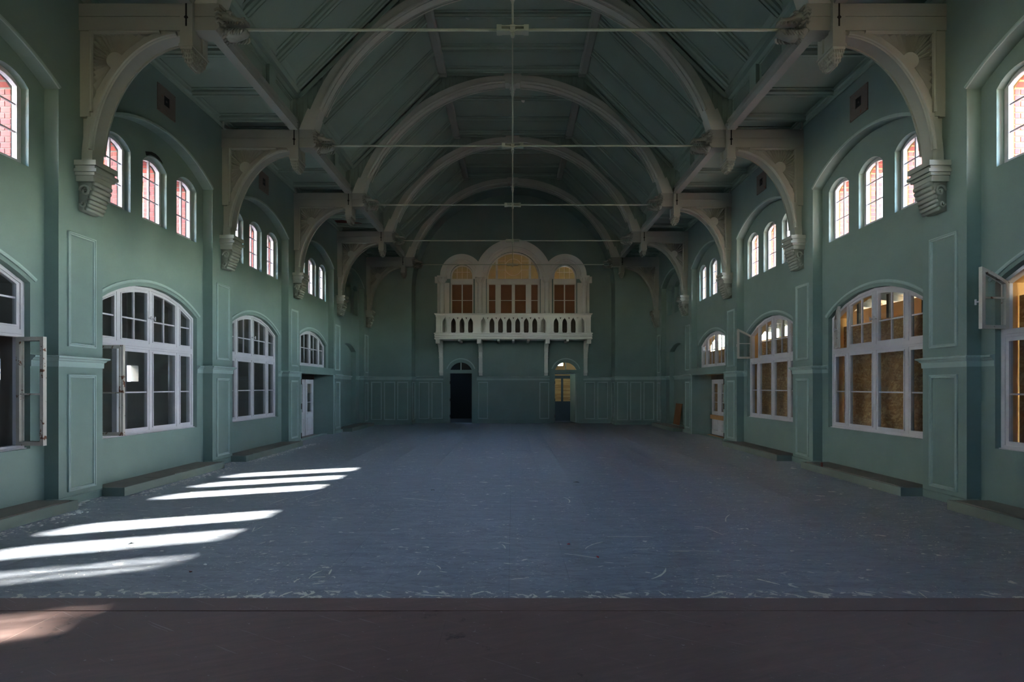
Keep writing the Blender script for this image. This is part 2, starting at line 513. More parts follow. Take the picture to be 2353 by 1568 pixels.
def build_side(s):
    nm = 'left' if s < 0 else 'right'
    wall = structure(link('wall_' + nm, None), 'sage green long wall with ' + ('dark glazed windows and open casements' if s < 0 else 'windows boarded with strand board'))
    # outer skin W1: piers and arched bays
    y0, y1 = -3.6, 22.9
    half = B / 2 - PH
    lp = [(y0, -0.01)]
    for k, c in enumerate(BAYC):
        lp.append((c - half, -0.01))
        n = 16
        for i in range(n + 1):
            y = -half + 2 * half * i / n
            lp.append((c + y, REC(y)))
        lp.append((c + half, -0.01))
    lp += [(y1, -0.01), (y1, ZW + 0.2), (y0, ZW + 0.2)]
    MB().prism(lp, side(s), -U1, -U2 - 0.002).obj('pier_face', 'wall', wall)
    # inner skin W2 with the openings
    holes, holes_out, holes_shell = [], [], []
    for k, c in enumerate(BAYC):
        blind = (k == 5)
        if k == 0: continue
        for y in UPY:
            lp = [(c + y + a, b) for a, b in arch_loop(0.30, 4.41, UP, 10)]
            lp2 = [(c + y + a, b) for a, b in arch_loop(0.262, 4.36, seg_top(0.262, 5.385, 5.51), 10)]
            holes.append(lp)
            if not blind:
                holes_shell.append(lp2)
        if k == 0:
            continue
        if k in OPEN_BAYS:
            lp = [(c + a, b) for a, b in arch_loop(1.20, ZS, LOW, 16)]
            holes.append(lp); holes_shell.append(lp)
        elif k == 4:
            lp = [(c + a, b) for a, b in arch_loop(1.20, 2.20, LOW, 16)]
            holes.append(lp); holes_shell.append(lp)
            lp = [(c - 1.36, 0.02), (c + 1.36, 0.02), (c + 1.36, 1.97), (c - 1.36, 1.97)]
            holes.append(lp)
            lp = [(c - 1.36, 0.0), (c + 1.36, 0.0), (c + 1.36, 1.97), (c - 1.36, 1.97)]
            holes_shell.append(lp)
        else:
            lp = [(c + a, b) for a, b in arch_loop(0.95, 0.14, NICHE, 14)]
            holes.append(lp); holes_shell.append([(c + a, b) for a, b in arch_loop(1.0, 0.10, seg_top(1.0, 2.98, 3.28), 14)])
    rect = [(y0, -0.01), (y1, -0.01), (y1, ZW + 0.2), (y0, ZW + 0.2)]
    MB().prism([rect] + [list(reversed(h)) for h in holes], side(s), -U2, -U3).obj('window_wall', 'wall', wall)
    MB().prism([rect] + [list(reversed(h)) for h in holes_shell], side(s), -U3, -UO).obj('masonry', 'veranda' if s < 0 else 'ochre', wall)
    # plaster backs of the blind niches in the last bay
    c = BAYC[5]
    MB().box(min(s * 6.383, s * 6.45), max(s * 6.383, s * 6.45), c - 1.15, c + 1.15, 0.1, 3.5).obj('niche_back', 'wall', wall)
    m = MB()
    for y in UPY:
        m.box(min(s * 6.345, s * 6.39), max(s * 6.345, s * 6.39), c + y - 0.32, c + y + 0.32, 4.3, 5.6)
        m.box(min(s * 6.33, s * 6.35), max(s * 6.33, s * 6.35), c + y - 0.014, c + y + 0.014, 4.40, 5.56)
    m.obj('blind_window', 'wall', wall)
    # mouldings
    for k, p in enumerate(PIER):
        if k == 0:
            continue
        last = (k == len(PIER) - 1)
        e = -1 if s < 0 else 1
        half_o = BACK1 if last else p + PH
        far_u = U1 if last else U2
        path = [(s * U2, p - PH - 0.20), (s * U2, p - PH), (s * U1, p - PH), (s * U1, half_o)]
        if not last:
            path += [(s * U2, p + PH), (s * U2, p + PH + 0.20)]
        if k - 1 == 4 or k - 1 == 5:      # niche bay: the cornice goes on to the niche edge
            path[0] = (s * U2, p - PH - (0.45 if k - 1 == 5 else 0.0) - 0.001)
        if k == 5:
            path = [(s * U1, p - PH + 0.0), (s * U1, p + PH), (s * U2, p + PH), (s * U2, p + PH + 0.45)]
        if k == 4:
            path = path[:4]
        if s < 0:
            prof = [(-o, z) for o, z in CORN]; pl = [(-o, z) for o, z in PLINTH]
        else:
            prof = CORN; pl = PLINTH
        MB().sweep(path, prof, plan).obj('dado_cornice', 'trim', wall)
        pp = [(s * (U1 + 0.15), p - PH), (s * U1, p - PH), (s * U1, half_o)] + ([] if last else [(s * (U1 + 0.15), p + PH)])
        MB().sweep(pp, pl, plan).obj('plinth', 'wall', wall)
        a0, a1 = p - 0.235, p + 0.235
        if last: a1 = p + 0.22
        m = MB(); frame_rect(m, a0, a1, 2.14, 3.70, side(s, U1)); m.obj('panel_frame', 'trim', wall)
        m = MB(); frame_rect(m, a0, a1, 0.17, 1.76, side(s, U1)); m.obj('panel_frame', 'trim', wall)
    # cornice run inside the niche
    c = BAYC[5]
    sg = -1 if s < 0 else 1
    prof = [(sg * o, z) for o, z in CORN]
    MB().sweep([(s * 6.383, c - 0.95), (s * 6.383, c + 0.95)], prof, plan).obj('dado_cornice', 'trim', wall)
    # arch bands
    for k, c in enumerate(BAYC):
        if k == 0:
            continue
        pts = [(c - half + 2 * half * i / 20, REC(-half + 2 * half * i / 20)) for i in range(21)]
        MB().sweep(pts, ARCHBAND, side(s, U1)).obj('arch_moulding', 'trim', wall)
        if k < 5:
            tp = seg_top(1.26, 2.95, 3.36)
            pts = [(c - 1.26 + 2.52 * i / 20, tp(-1.26 + 2.52 * i / 20)) for i in range(21)]
            MB().sweep(pts, ARCHBAND, side(s, U2)).obj('arch_moulding', 'trim', wall)
    # cornice under the side ceiling
    prof = [(0, ZW), (0, ZW - 0.13), (0.02, ZW - 0.13), (0.03, ZW - 0.09), (0.07, ZW - 0.07), (0.08, ZW - 0.03), (0.12, ZW - 0.02), (0.12, ZW)]
    prof = [(o * sg, z) for o, z in prof]
    MB().sweep([(s * U1, -3.5), (s * U1, BACK1)], prof, plan).obj('ceiling_cornice', 'ceil', wall)
    return wall

wall_l = build_side(-1)
wall_r = build_side(1)

# ------------------------------------------------------------------ windows
def cell(y0, y1, z0, top, n=6):
    """a light between y0 and y1; top is a height or an arch function."""
    if callable(top):
        return [(y0, z0), (y1, z0)] + [(y1 - (y1 - y0) * i / n, top(y1 - (y1 - y0) * i / n)) for i in range(n + 1)]
    return [(y0, z0), (y1, z0), (y1, top), (y0, top)]

def low_of(top, w):
    return (lambda y: top(y) - w) if callable(top) else top - w

def ring(mb, y0, y1, z0, top, w, mp, d0, d1, wb=None):
    o = cell(y0, y1, z0, top); i = cell(y0 + w, y1 - w, z0 + (wb or w), low_of(top, w))
    mb.prism([o, list(reversed(i))], mp, d0, d1)

def upper_window(s, c, name, bricks=True):
    """three-by-two light with a segmental head set in a deep brick reveal."""
    win = structure(link(name, None, None, (0, c, 0)))
    mp = side(s)
    def fr():
        m = MB(); ring(m, -0.30, 0.30, 4.41, UP, 0.045, mp, -UF - 0.01, -UF - 0.075)
        ring(m, -0.255, 0.255, 4.455, low_of(UP, 0.045), 0.022, mp, -UF, -UF - 0.06)
        return m.mesh('frame', 'frame')
    link('frame', cached(('uf', s), fr), win)
    zb = [4.47, 4.82, 5.17]
    def bars():
        m = MB(); m.prism(cell(-0.014, 0.014, 4.46, low_of(UP, 0.05)), mp, -UF - 0.012, -UF - 0.045)
        return m.mesh('mullion', 'frame')
    link('mullion', cached(('um', s), bars), win)
    for z in zb[1:]:
        me = cached(('ub', s), lambda: MB().prism(cell(-0.25, 0.25, -0.010, 0.010), mp, -UF - 0.015, -UF - 0.04).mesh('glazing_bar', 'frame'))
        link('glazing_bar', me, win, (0, 0, z))
    for i, z in enumerate(zb):
        for q in (0, 1):
            ya, yb = ((-0.24, -0.014), (0.014, 0.24))[q]
            def pn():
                if i < 2: p = cell(ya, yb, 0.008, 0.342)
                else: p = cell(ya, yb, 0.008, lambda y: UP(y) - 0.06 - z)
                return MB().prism(p, mp, -UF - 0.026, -UF - 0.030).mesh('pane', 'glass')
            link('pane', cached(('up', s, min(i, 2), q, 0 if i < 2 else 1), pn), win, (0, 0, z))
    if not bricks: return win
    # brick reveal: bonded jambs, a header arch and a row of sill bricks
    long_ = cached(('bl', s), lambda: MB().box(-0.059, 0.059, -0.055, 0.055, -0.0325, 0.0325).mesh('brick', 'brick'))
    short = cached(('bs', s), lambda: MB().box(-0.031, 0.031, -0.055, 0.055, -0.0325, 0.0325).mesh('brick', 'brick'))
    for e in (-1, 1):
        for i in range(14):
            z = 4.40 + 0.0375 + i * 0.0755
            if z > 5.40: break
            y = e * (0.255 + 0.055)
            if i % 2:
                link('brick', long_, win, (s * 6.443, y, z)); link('brick', short, win, (s * 6.545, y, z))
            else:
                link('brick', short, win, (s * 6.415, y, z)); link('brick', long_, win, (s * 6.517, y, z))
    tp = seg_top(0.262, 5.385, 5.505)
    av = cached(('ba', s), lambda: MB().box(-0.097, 0.097, -0.0325, 0.0325, 0, 0.115).mesh('brick', 'brick'))
    for i in range(7):
        y = -0.225 + 0.075 * i
        R = (0.262 ** 2 + 0.12 ** 2) / 0.24
        th = math.asin(y / R)
        o = link('brick', av, win, (s * 6.481, y, tp(y) - 0.006)); o.rotation_euler = (-th, 0, 0)
    for i in range(7):
        y = -0.225 + 0.075 * i
        link('brick', av, win, (s * 6.50, y, 4.27))
    return win

WIN_N = [0]
def wname():
    WIN_N[0] += 1
    return 'window_%d' % WIN_N[0]

ORD = {0: 'unseen rear', 1: 'nearest, half seen', 2: 'second', 3: 'third', 4: 'fourth', 5: 'last'}
SIDE = {-1: 'sunlit-floor side', 1: 'boarded side'}
for s in (-1, 1):
    for k in (1, 2, 3, 4):
        for q, y in enumerate(UPY):
            w = upper_window(s, BAYC[k] + y, wname(), k > 0)
            w['label'] = 'small arched high window with brick reveal, %s of three in the %s bay, %s' % (('first', 'middle', 'last')[q], ORD[k], SIDE[s])

def sash(win, s, c, y0, y1, z0, top, hinge, angle, cols, rows, worn=False, mat=None, handle=None, zmid=None, drop_pane=False):
    """one casement leaf hinged at y=hinge, opening into the room; children are panes, bars and a catch."""
    hy = y0 if hinge == 'a' else y1
    sg = 1 if hinge == 'a' else -1
    w = 0.048
    mp = lambda a, b, d: (s * (-d), a - hy, b)
    m = MB(); ring(m, y0, y1, z0, top, w, mp, 0.0, -0.045)
    ring(m, y0 + 0.034, y1 - 0.034, z0 + 0.034, low_of(top, 0.034), 0.02, mp, 0.012, -0.002)
    mt = mat or ('frame_worn' if worn else 'frame')
    o = m.obj('sash', mt, win)
    o.location = (s * UF, c + hy, 0)
    o.rotation_euler = (0, 0, s * sg * angle)
    if worn: o['label'] = 'open casement leaf with flaking paint'
    iy0, iy1, iz0 = y0 + w, y1 - w, z0 + w
    itop = low_of(top, w)
    ztop_c = itop((iy0 + iy1) / 2) if callable(itop) else itop
    zs = [iz0 + (ztop_c - iz0) * i / rows for i in range(rows + 1)]
    if zmid: zs = [iz0, zmid, ztop_c]
    ys = [iy0 + (iy1 - iy0) * i / cols for i in range(cols + 1)]
    for i in range(1, cols):
        mm = MB(); mm.prism(cell(ys[i] - 0.011, ys[i] + 0.011, iz0 - 0.005, low_of(itop, -0.005) if callable(itop) else itop + 0.005), mp, -0.006, -0.036)
        mm.obj('glazing_bar', mt, o)
    for i in range(1, rows):
        mm = MB(); mm.prism(cell(iy0 - 0.004, iy1 + 0.004, zs[i] - 0.011, zs[i] + 0.011), mp, -0.005, -0.035)
        mm.obj('glazing_bar', mt, o)
    for i in range(cols):
        for j in range(rows):
            tp = itop if j == rows - 1 else zs[j + 1] - 0.01
            mm = MB(); mm.prism(cell(ys[i] + (0.008 if i else -0.004), ys[i + 1] - (0.008 if i < cols - 1 else -0.004), zs[j] + (0.008 if j else -0.004), tp), mp, -0.019, -0.023)
            mm.obj('pane', 'glass_clear', o)
    if handle:
        hz = (z0 + (top(0.5 * (y0 + y1)) if callable(top) else top)) / 2
        yy = y1 - 0.024 - hy if hinge == 'a' else y0 + 0.024 - hy
        mm = MB().tube([(0, yy, hz), (-s * 0.06, yy, hz)], 0.011, 6)
        mm.tube([(-s * 0.06, yy, hz - 0.035), (-s * 0.06, yy, hz + 0.035)], 0.012, 6)
        mm.obj('latch', 'frame', o)
    return o

def big_window(s, k, c, base, opens=None):
    """four-leaf casement window with arched upper lights; opens maps (row, leaf) to an angle in degrees."""
    win = structure(link(wname(), None))
    win['label'] = 'white arched casement window in the %s bay, %s' % (ORD[k], SIDE[s])
    opens = opens or {}
    mp = lambda a, b, d: (s * (-d), c + a, b)
    m = MB()
    ring(m, -1.20, 1.20, base, LOW, 0.05, mp, -UF + 0.015, -UF - 0.09)
    m.obj('frame', 'frame', win)
    if base < 1:
        m = MB(); m.prism(cell(-1.16, 1.16, ZT - 0.055, ZT + 0.045), mp, -UF + 0.02, -UF - 0.075)
        m.prism(cell(-1.15, 1.15, ZT - 0.02, ZT + 0.02), mp, -UF + 0.035, -UF)
        m.obj('transom', 'frame', win)
        m = MB(); m.prism(cell(-1.22, 1.22, base - 0.035, base + 0.012), mp, -UF + 0.045, -UF - 0.05)
        m.obj('window_sill', 'frame', win)
    zb = ZT + 0.045 if base < 1 else base + 0.05
    for y in (-0.74, 0.0, 0.74):
        m = MB(); m.prism(cell(y - 0.026, y + 0.026, base + 0.03, low_of(LOW, 0.03)), mp, -UF + 0.008, -UF - 0.07)
        m.obj('mullion', 'frame', win)
    leaves = [(-1.15, -0.766), (-0.714, -0.026), (0.026, 0.714), (0.766, 1.15)]
    lt = low_of(LOW, 0.05)
    for i, (a, b) in enumerate(leaves):
        wide = i in (1, 2)
        hg = 'a' if i in (0, 2) else 'b'
        ang = opens.get((1, i))
        if ang is not None or True:
            hh = opens.get((1, i, 'h'), 'a' if i in (0, 1) else 'b')
            sash(win, s, c, a, b, zb, lt, hh, math.radians(ang or 0), 2 if wide else 1, 2, bool(ang), None, wide or bool(ang), 2.72 if base < 1 else 2.76)
        if base < 1:
            ang = opens.get((0, i))
            hh = 'a' if i in (0, 1) else 'b'
            sash(win, s, c, a, b, base + 0.05, ZT - 0.055, hh, math.radians(ang or 0), 1, 2, bool(ang), None, None, 1.50)
    return win

for s in (-1, 1):
    for k in OPEN_BAYS:
        op = {}
        if s < 0 and k == 1: op = {(0, 3): 84}
        if s < 0 and k == 2: op = {(0, 0): 88}
        if s > 0 and k == 1: op = {(1, 3): 84}
        if s > 0 and k == 2: op = {(1, 3): 24}
        if s > 0 and k == 3: op = {(1, 3): 90}
        w = big_window(s, k, BAYC[k], ZS, op)
        if s < 0 and k == 1:
            c = BAYC[1]
        if s > 0:
            c = BAYC[k]
            bw = 0.78
            for i in range(3):
                a = c - 1.17 + 0.78 * i
                MB().box(6.47, 6.488, a + 0.002, a + 0.778, ZS - 0.02, 2.76 + (0.02 if i == 1 else 0)).obj('board', 'osb', w)
            m = MB()
            for y in (-0.78, 0.0, 0.78):
                m.box(6.49, 6.53, c + y - 0.03, c + y + 0.03, ZS - 0.02, 3.2)
            m.obj('batten', 'rafter', w)
    w = big_window(s, 4, BAYC[4], 2.20)
    if s > 0:
        c = BAYC[4]
        MB().box(6.47, 6.488, c - 1.17, c + 1.17, 2.2, 2.74).obj('board', 'osb', w)

# ------------------------------------------------------------------ doors of the long walls
def side_door(s, num):
    c = BAYC[4]
    d = structure(link('door_%d' % num, None), 'white glazed double door deep in the %s doorway' % ('shadowed sunlit-floor side' if s < 0 else 'boarded side'))
    X = lambda u0, u1: (min(s * u0, s * u1), max(s * u0, s * u1))
    # deep lined passage
    m = MB()
    for e in (-1, 1):
        ya, yb = sorted((c + e * 1.30, c + e * 1.40))
        m.box(*X(U1 - 0.012, 6.74), ya, yb, 0.0, 1.98)
    m.obj('jamb', 'wall', d)
    m = MB()
    for e in (-1, 1):
        for q in (0.0, 0.05):
            ya, yb = sorted((c + e * (1.33 + q), c + e * (1.36 + q)))
            m.box(*X(U1 - 0.028 + q * 0.2, U1), ya, yb, 0.0, 1.98)
    m.obj('architrave', 'trim', d)
    MB().box(*X(U1 - 0.01, U2 + 0.2), c - 1.40, c + 1.40, 1.97, 2.19).obj('lintel', 'wall', d)
    MB().box(*X(6.62, 6.76), c - 1.30, c + 1.30, 1.825, 2.3).obj('transom_panel', 'blank', d)
    # leaves
    def leaf(y0, w, ang, hy, mat='frame'):
        o = link('door_leaf', None, d)
        m = MB()
        mp = lambda a, b, dd: (s * (-dd), a, b)
        hole = [(0.16, 0.78), (w - 0.16, 0.78), (w - 0.16, 1.68), (0.16, 1.68)]
        m.prism([[(0, 0.012), (w, 0.012), (w, 1.82), (0, 1.82)], list(reversed(hole))], mp, 0, -0.045)
        me = m.mesh('door_leaf', mat)
        o.data = None
        bpy.data.objects.remove(o)
        o = link('door_leaf', me, d, (s * 6.64, hy, 0), ang)
        for i in range(3):
            z = 0.78 + i * 0.30
            MB().prism(cell(0.155, w - 0.155, z + 0.006, z + 0.294), mp, -0.02, -0.024).obj('pane', 'glass_clear', o)
            if i:
                MB().prism(cell(0.155, w - 0.155, z - 0.010, z + 0.010), mp, -0.008, -0.036).obj('glazing_bar', mat, o)
        m = MB()
        m.sweep([(0.12, 0.14), (0.12, 0.58), (w - 0.12, 0.58), (w - 0.12, 0.14)], [(0, 0), (0, 0.01), (-0.02, 0.014), (-0.03, 0)], mp, True)
        m.prism(cell(0.14, w - 0.14, 0.70, 0.735), mp, 0, 0.012)
        m.obj('leaf_moulding', mat, o)
    if s < 0:
        leaf(0, 0.66, 0, c + 0.62)
        leaf(0, 0.62, 0, c - 0.06)
        leaf(0, 0.62, 0, c - 0.72)
        leaf(0, 0.55, 0, c - 1.30)
    else:
        for i in range(4):
            leaf(0, 0.645, 0, c - 1.296 + 0.648 * i)
        MB().box(6.585, 6.625, c - 1.28, c + 1.29, 0.52, 0.66).obj('crossbar', 'raw', d)
        MB().box(6.70, 6.72, c - 1.3, c + 1.3, 0.0, 1.95).obj('board', 'osb', d)
    # hinges left on the pier edge
    for z in (0.12, 0.95, 1.65):
        MB().tube([(s * (U1 - 0.03), c - 1.36, z), (s * (U1 - 0.03), c - 1.36, z + 0.16)], 0.014, 6).obj('hinge', 'iron', d)
    return d
side_door(-1, 1)
side_door(1, 2)

# ------------------------------------------------------------------ outside: verandas, yard, neighbour
ver = structure(link('exterior_left', None), 'dim glazed veranda behind the unboarded windows')
holes = []
for k in range(0, 6):
    y = 9.74 + 3.24 * (k - 1)
    holes.append([(y - 0.28, 1.72), (y + 0.28, 1.72), (y + 0.28, 2.12), (y - 0.28, 2.12)])
MB().prism([[(-3.6, 0), (23, 0), (23, 4.2), (-3.6, 4.2)]] + [list(reversed(h)) for h in holes], side(-1), -9.5, -9.7).obj('veranda_wall', 'veranda', ver)
MB().box(-9.7, -UO, -3.6, 23, 3.9, 4.15).obj('veranda_roof', 'veranda', ver)
MB().box(-9.7, -UO, -3.6, 23, -0.2, 0.0).obj('veranda_floor', 'veranda', ver)
for i, y in enumerate((-3.6, 14.6, 22.8)):
    MB().box(-9.6, -UO, y, y + 0.2, 0, 4.0).obj('veranda_partition', 'veranda', ver)
for i, y in enumerate((7.9, 9.6, 11.5, 13.2)):
    MB().tube([(-8.6, y, 0), (-8.6, y, 3.95)], 0.09, 12).obj('veranda_post', 'frame', ver, True)

ver = structure(link('exterior_right', None), 'open raftered veranda behind the boarded windows')
MB().box(9.2, 9.35, -3.6, 16, -0.2, 3.62).obj('veranda_wall', 'ochre', ver)
MB().box(9.2, 9.35, 16, 23, -0.2, 3.3).obj('veranda_wall', 'ochre', ver)
MB().box(UO, 9.6, -3.6, 23, -0.2, 0.0).obj('veranda_floor', 'veranda', ver)
MB().prism([(UO, 4.2), (9.8, 3.75), (9.8, 3.83), (UO, 4.3)], cross(0), -3.6, 23).obj('veranda_roof', 'rafter', ver)
for i in range(24):
    y = -2 + i * 0.98
    MB().prism([(UO, 4.06), (9.7, 3.62), (9.7, 3.76), (UO, 4.2)], cross(y), 0, 0.1).obj('rafter', 'rafter', ver)
for y in (3.7, 7.3, 10.8, 14.4, 17.9):
    MB().box(9.2, 9.34, y, y + 0.14, 3.3, 3.75).obj('veranda_post', 'rafter', ver)

yard = structure(MB().box(-90, 90, -60, 110, -0.6, -0.5).obj('ground', 'earth'), 'open yard outside the hall')

def neighbour():
    t = thing('rendered_house', 'white rendered house with red brick frieze beyond the dark glazed side', 'house', (-19.5, 14, -0.5))
    MB().box(-5, 5, -22, 24, 0, 9.3).obj('wall', 'whitewall', t)
    MB().box(-5.03, 5.03, -22.03, 24.03, 9.3, 10.1).obj('frieze', 'brick_far', t)
    MB().box(-5.9, 5.9, -22.8, 24.8, 10.1, 10.35).obj('eaves', 'slate', t)
    MB().prism([(-5.8, 10.35), (5.8, 10.35), (0, 13.0)], cross(-22.6), 0, 47.2).obj('roof', 'slate', t)
    for y in range(-19, 23, 4):
        for z in (2.5, 6.2):
            f = MB().box(5.0, 5.06, y - 0.6, y + 0.6, z, z + 1.7).obj('window', 'frame', t)
            MB().box(5.04, 5.075, y - 0.5, y + 0.5, z + 0.1, z + 1.6).obj('pane', 'darkdoor', f)
neighbour()
t = thing('sun_block_tower', 'tall narrow red brick tower added outside the boarded side to block sun', 'tower', (19, 20.7, -0.5))
MB().box(-2, 2, -1.75, 1.75, 0, 17).obj('shaft', 'brick', t)  # unseen block, placed to keep the sun off the fourth bay's high windows
MB().prism([(-2.2, 17), (2.2, 17), (0, 20)], cross(-1.95), 0, 3.9).obj('roof', 'rooftile', t)
def sky_block_row():
    m = MB(); r = random.Random(9)
    for i in range(40):
        y = -60 + i * 4.5
        m.ball((60 + r.uniform(-2, 2), y, 3.5), (3.0, 3.2, r.uniform(5, 7)), 8, 5)
    o = m.obj('sky_block_trees', 'leaf', None, True)  # unseen trees, added to cut low sky light on the upper left wall
    o['kind'] = 'stuff'; o['label'] = 'distant row of trees added beyond the yard to block low sky'; o['category'] = 'trees'
sky_block_row()
def yard_tree():
    t = thing('yard_tree', 'loose leafy tree outside the boarded side', 'tree', (17.6, 12.1, -0.5))
    m = MB().tube([(0, 0, 0), (0.1, 0.05, 4), (0, 0.1, 8), (0.1, 0, 11)], [0.25, 0.2, 0.12, 0.04], 8)
    r = random.Random(5)
    for i in range(9):
        a = r.uniform(0, 2 * PI); z = r.uniform(6.5, 10)
        m.tube([(0, 0.05, z), (0.6 * math.cos(a), 0.6 * math.sin(a), z + 0.5), (1.3 * math.cos(a), 1.3 * math.sin(a), z + 1.2)], [0.06, 0.04, 0.015], 5)
    m.obj('trunk', 'iron', t, True)
    m = MB()
    for i in range(3200):
        while True:
            p = Vector((r.uniform(-1, 1), r.uniform(-1, 1), r.uniform(-1, 1)))
            if p.length < 1: break
        c = Vector((p.x * 1.7, p.y * 1.55 - 0.5, 9.9 + p.z * 2.4))
        q = Vector((r.gauss(0, 1), r.gauss(0, 1), r.gauss(0, 1))).normalized() * 0.09
        w = q.cross(Vector((r.gauss(0, 1), r.gauss(0, 1), r.gauss(0, 1)))).normalized() * 0.05
        m.add([c - q, c + w, c + q, c - w], [(0, 1, 2, 3)])
    o = m.obj('foliage', 'leaf', t); o['kind'] = 'stuff'
yard_tree()

# ------------------------------------------------------------------ gable wall
back = structure(link('wall_back', None), 'far end wall with shallow arched recess and panelled dado')
RW = 4.24
lp = [(-6.95, -0.01), (-RW + CX, -0.01)] + [(CX + a, b) for a, b in arc(0, 5.65, RW, RW, PI, 0, 40)] + [(RW + CX, -0.01), (6.95, -0.01), (6.95, 10.6), (-6.95, 10.6)]
MB().prism(lp, cross(BACK1), 0, BACK2 - BACK1 + 0.02).obj('side_section', 'wall', back)
DOORX = (-2.24, 2.30)
holes = []
dtop = seg_top(0.53, 2.32, 2.70)
for dx in DOORX:
    holes.append([(dx - 0.53, 0.0)] + [(dx + 0.53, 0.0)] + [(dx + 0.53 - 1.06 * i / 12, dtop(0.53 - 1.06 * i / 12)) for i in range(13)])
holes.append([(CX - 1.15, 3.78), (CX + 1.15, 3.78)] + arc(CX, 6.27, 1.15, 1.15, 0, PI, 24))
SX = 2.225
for e in (-1, 1):
    x = CX + e * SX
    holes.append([(x - 0.5, 3.78), (x + 0.5, 3.78)] + arc(x, 6.37, 0.5, 0.5, 0, PI, 18))
outer = [(-4.6, -0.01), (4.6, -0.01), (4.6, 10.4), (-4.6, 10.4)]
MB().prism([outer] + [list(reversed(h)) for h in holes], cross(BACK2), 0, 0.30).obj('centre_section', 'wall', back)

def hcorn(path, name, prof, mat, parent):
    MB().sweep(path, [(-o, z) for o, z in prof], plan).obj(name, mat, parent)
# seen from the room the path runs left to right, so "left of the path" points into the wall
def cornice_back(xa, xb, y):
    hcorn([(xa, y), (xb, y)], 'dado_cornice', CORN, 'trim', back)
cornice_back(-U1, -RW + CX, BACK1); cornice_back(RW + CX, U1, BACK1)
hcorn([(-RW + CX, BACK1), (-RW + CX, BACK2), (-3.0, BACK2)], 'dado_cornice', CORN, 'trim', back)
hcorn([(3.06, BACK2), (RW + CX, BACK2), (RW + CX, BACK1)], 'dado_cornice', CORN, 'trim', back)
cornice_back(-1.55, 1.60, BACK2)
def bpanel(x0, x1, y, z0=0.19, z1=1.79):
    m = MB(); frame_rect(m, x0, x1, z0, z1, lambda a, b, d: (a, y - d, b)); m.obj('panel_frame', 'trim', back)
for e in (-1, 1):
    for a, b in ((5.45, 5.90), (4.89, 5.36), (4.35, 4.81)):
        bpanel(min(e * a, e * b), max(e * a, e * b), BACK1)
for a, b in ((-4.06, -3.6), (-3.51, -3.03), (-1.50, -1.06), (1.15, 1.58), (3.11, 3.56), (3.66, 4.12)):
    bpanel(a, b, BACK2)
for e in (-1, 1):
    m = MB(); frame_rect(m, BACK1 + 0.12, BACK2 - 0.14, 0.19, 1.79, lambda a, b, d: (e * RW + CX - e * d, a, b)); m.obj('panel_frame', 'trim', back)
hcorn([(-U1, BACK1), (-RW + CX, BACK1), (-RW + CX, BACK2), (-2.80, BACK2)], 'plinth', PLINTH, 'wall', back)
hcorn([(2.86, BACK2), (RW + CX, BACK2), (RW + CX, BACK1), (U1, BACK1)], 'plinth', PLINTH, 'wall', back)
hcorn([(-1.68, BACK2), (1.74, BACK2)], 'plinth', PLINTH, 'wall', back)

# doors in the gable wall
def back_door(num, dx, lit):
    d = structure(link('door_%d' % num, None), 'arched doorway under the balcony ' + ('with a glazed inner door' if lit else 'opening on darkness'))
    mp = lambda a, b, dd: (dx + a, BACK2 + dd, b)
    m = MB()
    tp = dtop
    o = [(-0.53, 0.012), (-0.47, 0.012), (-0.47, 2.16), (0.47, 2.16), (0.47, 0.012), (0.53, 0.012)]
    arcp = [(0.53 - 1.06 * i / 14, tp(0.53 - 1.06 * i / 14)) for i in range(15)]
    top_in = seg_top(0.46, 2.33, 2.63)
    hole = [(-0.46, 2.31), (0.46, 2.31)] + [(0.46 - 0.92 * i / 12, top_in(0.46 - 0.92 * i / 12)) for i in range(13)]
    m.prism([o + arcp, list(reversed(hole))], mp, 0.03, 0.14)
    m.prism([(-0.53, 2.16), (0.53, 2.16), (0.53, 2.30), (-0.53, 2.30)], mp, 0.0, 0.05)
    m.obj('door_frame', 'wall', d)
    m = MB(); m.prism(cell(-0.02, 0.02, 2.30, 2.62), mp, 0.05, 0.09); m.obj('glazing_bar', 'trim', d)
    for a, b in ((-0.455, -0.02), (0.02, 0.455)):
        MB().prism(cell(a, b, 2.31, low_of(top_in, 0.0)), mp, 0.068, 0.073).obj('pane', 'glass_clear', d)
    tq = seg_top(0.58, 2.34, 2.76)
    MB().sweep([(-0.58 + 1.16 * i / 16, tq(-0.58 + 1.16 * i / 16)) for i in range(17)], ARCHBAND, lambda a, b, dd: (dx + a, BACK2 - dd, b)).obj('arch_moulding', 'trim', d)
    for z in (0.25, 0.95, 1.7):
        MB().tube([(dx - 0.47, BACK2 + 0.02, z), (dx - 0.47, BACK2 + 0.02, z + 0.12)], 0.016, 6).obj('hinge', 'iron', d)
    if lit:
        # leaf standing open into the lobby
        me = MB().box(0, 0.04, 0, 0.86, 0.02, 2.14).mesh('door_leaf', 'trim')
        o = link('door_leaf', me, d, (dx + 0.43, BACK2 + 0.12, 0), 0.16)
        MB().tube([(-0.03, 0.80, 1.02), (-0.03, 0.70, 1.02)], 0.012, 6).obj('handle', 'iron', o)
        # inner glazed door beyond the lobby
        y = BACK2 + 1.7
        mq = lambda a, b, dd: (dx + a, y + dd, b)
        o = MB().prism([[(-0.5, 0.0), (0.5, 0.0), (0.5, 2.1), (-0.5, 2.1)],
                        list(reversed([(-0.40, 0.9), (-0.05, 0.9), (-0.05, 1.95), (-0.40, 1.95)])),
                        list(reversed([(0.05, 0.9), (0.40, 0.9), (0.40, 1.95), (0.05, 1.95)]))], mq, 0, 0.04).obj('inner_door', 'darkdoor', d)
        for a in (-0.40, 0.05):
            MB().prism(cell(a, a + 0.35, 0.9, 1.95), mq, 0.015, 0.02).obj('pane', 'osb', o)
